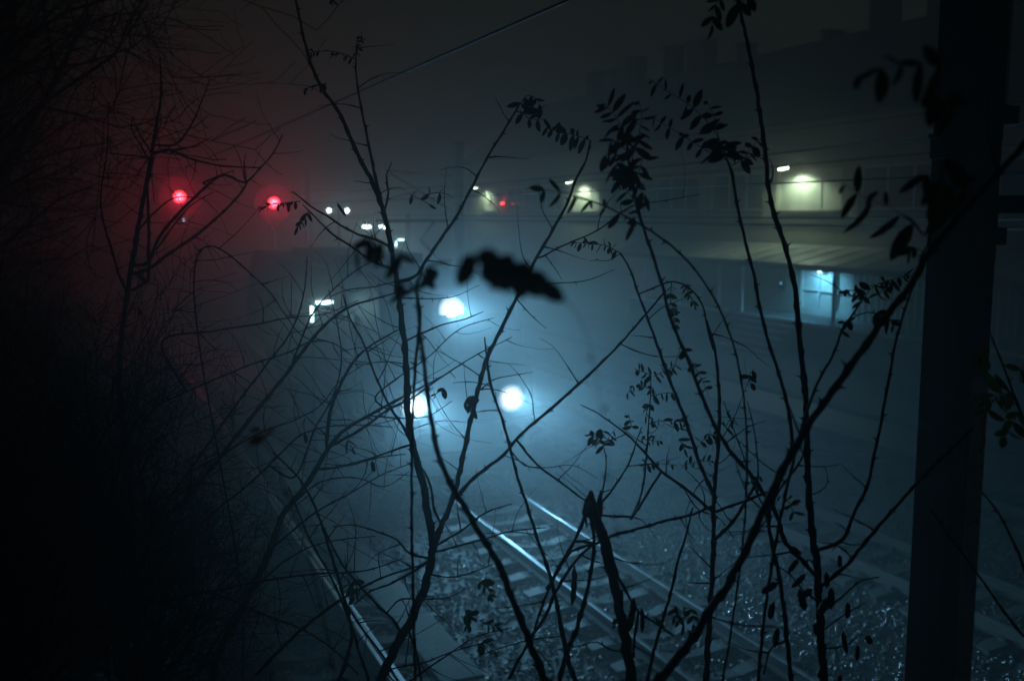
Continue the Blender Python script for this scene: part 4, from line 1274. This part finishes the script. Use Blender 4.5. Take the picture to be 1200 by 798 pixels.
sapling('crossing dark canes in the lower left, before the double rail',
        P2('395,805 412,745 400,690 385,640 372,600 350,560 320,530', 5, 2),
        [(P2('300,790 345,745 385,712 420,690 460,672 500,660', 5, 2), 3.8, 3.6), (P2('150,720 210,700 260,690 310,680 370,672 430,668 470,655', 4, 1.5), 3.9, 3.7),
         (P2('430,805 420,760 405,715 390,680 360,625 350,600 338,570', 4, 1.6), 3.8, 3.9), (P2('220,690 265,700 310,720 350,735 390,760 420,790', 3, 2), 3.8, 3.7),
         (P2('470,805 520,770 560,745 600,735', 2.4, 1), 3.4, 3.3), (P2('455,790 500,775 540,760 580,750', 2.2, 1.0), 3.4, 3.3), (P2('395,705 420,730 450,770 470,805', 3, 2), 3.8, 3.7)],
        3.8, leaves=[('560,680 572,690 578,702', 3.3, 4, 14, 0.7, 0.55, 'leaf'), ('545,715 552,720 550,735', 3.3, 4, 14, 0.7, 0.55, 'leaf'), ('565,730 575,732 585,735', 3.3, 3, 12, 0.5, 0.55, 'leaf'),
                     ('565,752 575,756 582,765', 3.3, 3, 13, 0.6, 0.55, 'leaf'), ('415,680 418,690 412,700', 3.6, 3, 13, 0.6, 0.55, 'leaf')],
        seed=35, twigs=0.5, name='bare_shrub', group='bare bushes on the bank', bark='bark_far')
# loose dark leaf in front at the left
sapling('single round blurred leaf on a thread of stem in the dark left part',
        P2('330,560 318,530 308,510', 2, 1.5), [], 1.3, leaves=[('309,512 306,505 304,502', 1.25, 1, 26, 0.3, 0.8, 'leaf_gold', 0.0)],
        name='leaf_spray', seed=37, twigs=0, cat='branch', group='sprays near the lens')


# generated bushes: many-stemmed, darkening the left bank
def bush(label, px, d, H, spread, stems, seed, levels=3, thick=0.02, name='bare_shrub', leafy=0, fine=0.0012, group='bare bushes on the bank'):
    rnd = random.Random(seed)
    p = at(px, 399, d)
    base = Vector((p.x, p.y, 0)); base.z = ground_z(base) - 0.05
    t = thing(name, label, 'tree' if 'tree' in name else 'shrub', base, 0, group)
    wood, tw, lf = MB(), MB(), MB()
    def grow(pos, dv, L, r, lev):
        k = 5
        q = [(pos.copy(), r)]
        for s in range(k):
            dv = (dv + Vector((rnd.uniform(-.3, .3), rnd.uniform(-.3, .3), rnd.uniform(-.18, .22)))).normalized()
            pos = pos + dv * L / k
            rr = r * (1 - 0.62 * (s + 1) / k)
            q.append((pos.copy(), rr))
            if lev > 0:
                for c in range(2 if lev > 1 else rnd.choice((1, 2))):
                    if rnd.random() < 0.72:
                        sd = dv.orthogonal().normalized()
                        sd.rotate(Matrix.Rotation(rnd.uniform(0, 6.28), 3, dv))
                        grow(pos.copy(), (dv * 0.7 + sd * rnd.uniform(0.5, 1.1) + Vector((0, 0, 0.1))).normalized(), L * rnd.uniform(0.35, 0.6), rr * 0.6, lev - 1)
            elif leafy and rnd.random() < leafy:
                leaflet(lf, pos, Vector((rnd.uniform(-1, 1), rnd.uniform(-1, 1), -0.8)), Vector((rnd.uniform(-1, 1), rnd.uniform(-1, 1), 0.5)), rnd.uniform(0.04, 0.08), 0.035, rnd)
        (wood if r > thick * 0.3 else tw).tube([a for a, _ in q], [max(fine, b_) for _, b_ in q], 5 if r > thick * 0.3 else 3, cap=False)
    for s in range(stems):
        a = rnd.uniform(0, 6.28)
        dv = Vector((math.cos(a) * spread, math.sin(a) * spread, 1)).normalized()
        grow(Vector((math.cos(a) * 0.15, math.sin(a) * 0.15, 0)), dv, H * rnd.uniform(0.7, 1.05), thick * rnd.uniform(0.7, 1.1), levels)
    wood.build('stem', M['bark_far'], t, smooth=True)
    tw.build('twigs', M['bark_far'], t)
    if leafy:
        lf.build('leaves', M['leaf_dead'], t)
    return t

for (n_, u_, H_, sd, lab) in ((-1.9, 9.0, 5.0, 41, 'tall dark tree at the upper left edge, nearest of the bank trees'), (-2.6, 14.0, 6.0, 53, 'second dark tree along the bank crest at the upper left'),
                              (-2.6, 20.0, 7.0, 54, 'dark bank tree at the left, between the nearest ones and the farthest ones'), (-2.8, 28.0, 7.5, 55, 'hazy bank tree at the left, next to the farthest one'),
                              (-2.8, 38.0, 8.0, 56, 'farthest and faintest of the trees on the left bank')):
    p_ = trk(n_, u_); k_ = p_.y / math.cos(PITCH)
    d_ = (p_ - CAM).dot(FWD)
    bush(lab, 600 + FPX * p_.x / d_, d_, H_, 0.10, 15, sd, 3, 0.05, name='bare_tree', fine=0.004, group='bare trees on the bank')
bush('black leafless bush at the left edge below the tall one', -60, 4.2, 1.0, 0.5, 10, 42, 3, 0.02, leafy=0)
bush('wide dark bush on the bank crest, left of the thorn bush', -40, 7.5, 1.5, 0.3, 9, 43, 3, 0.02, leafy=0)
bush('nearest black bush, tall at the very left edge of the view', -120, 3.0, 1.0, 0.25, 20, 71, 3, 0.014)
bush('dense black thicket at the left edge, tallest of the near thickets', 10, 3.9, 1.15, 0.55, 18, 61, 3, 0.014)
bush('dense black thicket just left of the thorn bush foot', 100, 4.3, 0.9, 0.6, 18, 62, 3, 0.012)
bush('lower black thicket in front of the thorn bush', 175, 4.0, 0.6, 0.7, 16, 63, 3, 0.010)
bush('smallest black thicket at the bottom, left of the canes', 245, 3.6, 0.36, 0.8, 14, 64, 3, 0.008)
bush('low spiky bush under the thorn bush', 150, 5.6, 0.7, 0.8, 9, 44, 2, 0.014)
bush('low dark bush in the bottom left corner', 110, 3.3, 0.5, 0.9, 9, 45, 2, 0.012, leafy=0)
bush('spreading low bush between the thorn bush and the tangled branches', 240, 6.0, 0.8, 0.7, 7, 46, 2, 0.013)
bush('thin wiry bush at the lower left beside the canes', 235, 4.2, 0.6, 0.8, 7, 47, 2, 0.010)
bush('brambly bush at the bank foot hiding the near end of the left track', 120, 9.5, 1.0, 0.5, 12, 50, 3, 0.016, leafy=0)
bush('low bramble right of the bank foot, beside the double rail', 225, 9.0, 0.6, 0.7, 11, 51, 3, 0.012, leafy=0)
bush('matted bramble on the slope in the dark lower left', 120, 6.2, 0.6, 0.7, 12, 52, 3, 0.014, leafy=0)

# ------------------------------------------------------------------ air
m = MB(); m.box(-440, 440, -440, 440, -1.2, 17.0)
hz = m.build('haze', M['black'])
tag(hz, 'dense night fog filling the whole yard', 'fog', kind='stuff')
fm = bpy.data.materials.new('night_fog'); fm.use_nodes = True
nt = fm.node_tree
for nd in list(nt.nodes):
    if nd.type != 'OUTPUT_MATERIAL': nt.nodes.remove(nd)
pv = nt.nodes.new('ShaderNodeVolumePrincipled')
pv.inputs['Color'].default_value = (0.93, 0.96, 0.97, 1)
pv.inputs['Density'].default_value = 0.020
pv.inputs['Anisotropy'].default_value = 0.85
nt.links.new(pv.outputs['Volume'], nt.nodes['Material Output'].inputs['Volume'])
hz.data.materials[0] = fm

# ------------------------------------------------------------------ night sky
wd = bpy.data.worlds.new('World'); SC.world = wd; wd.use_nodes = True
nt = wd.node_tree
bg = nt.nodes['Background']
sk = nt.nodes.new('ShaderNodeTexSky'); sk.sky_type = 'NISHITA'; sk.sun_disc = False
sk.sun_elevation = R(2.0); sk.sun_rotation = R(200); sk.air_density = 1.0; sk.dust_density = 2.0; sk.ozone_density = 0.8
nt.links.new(sk.outputs['Color'], bg.inputs['Color'])
bg.inputs['Strength'].default_value = 0.006

# ------------------------------------------------------------------ camera, render
cd = bpy.data.cameras.new('camera'); cam = bpy.data.objects.new('camera', cd); COL.objects.link(cam)
cam.location = CAM
cam.rotation_euler = (math.pi / 2 - PITCH, 0, 0)
cd.lens = 35; cd.sensor_width = 36; cd.clip_start = 0.05; cd.clip_end = 2000
cd.dof.use_dof = True; cd.dof.focus_distance = 3.7; cd.dof.aperture_fstop = 2.8
SC.camera = cam
SC.view_settings.view_transform = 'Standard'
SC.view_settings.look = 'None'
SC.view_settings.exposure = 0
SC.view_settings.gamma = 1
cy = SC.cycles
cy.use_denoising = True
cy.denoiser = 'OPENIMAGEDENOISE'
cy.max_bounces = 5; cy.diffuse_bounces = 2; cy.glossy_bounces = 2; cy.transmission_bounces = 2; cy.volume_bounces = 1
cy.sample_clamp_indirect = 2.0
cy.use_light_tree = True
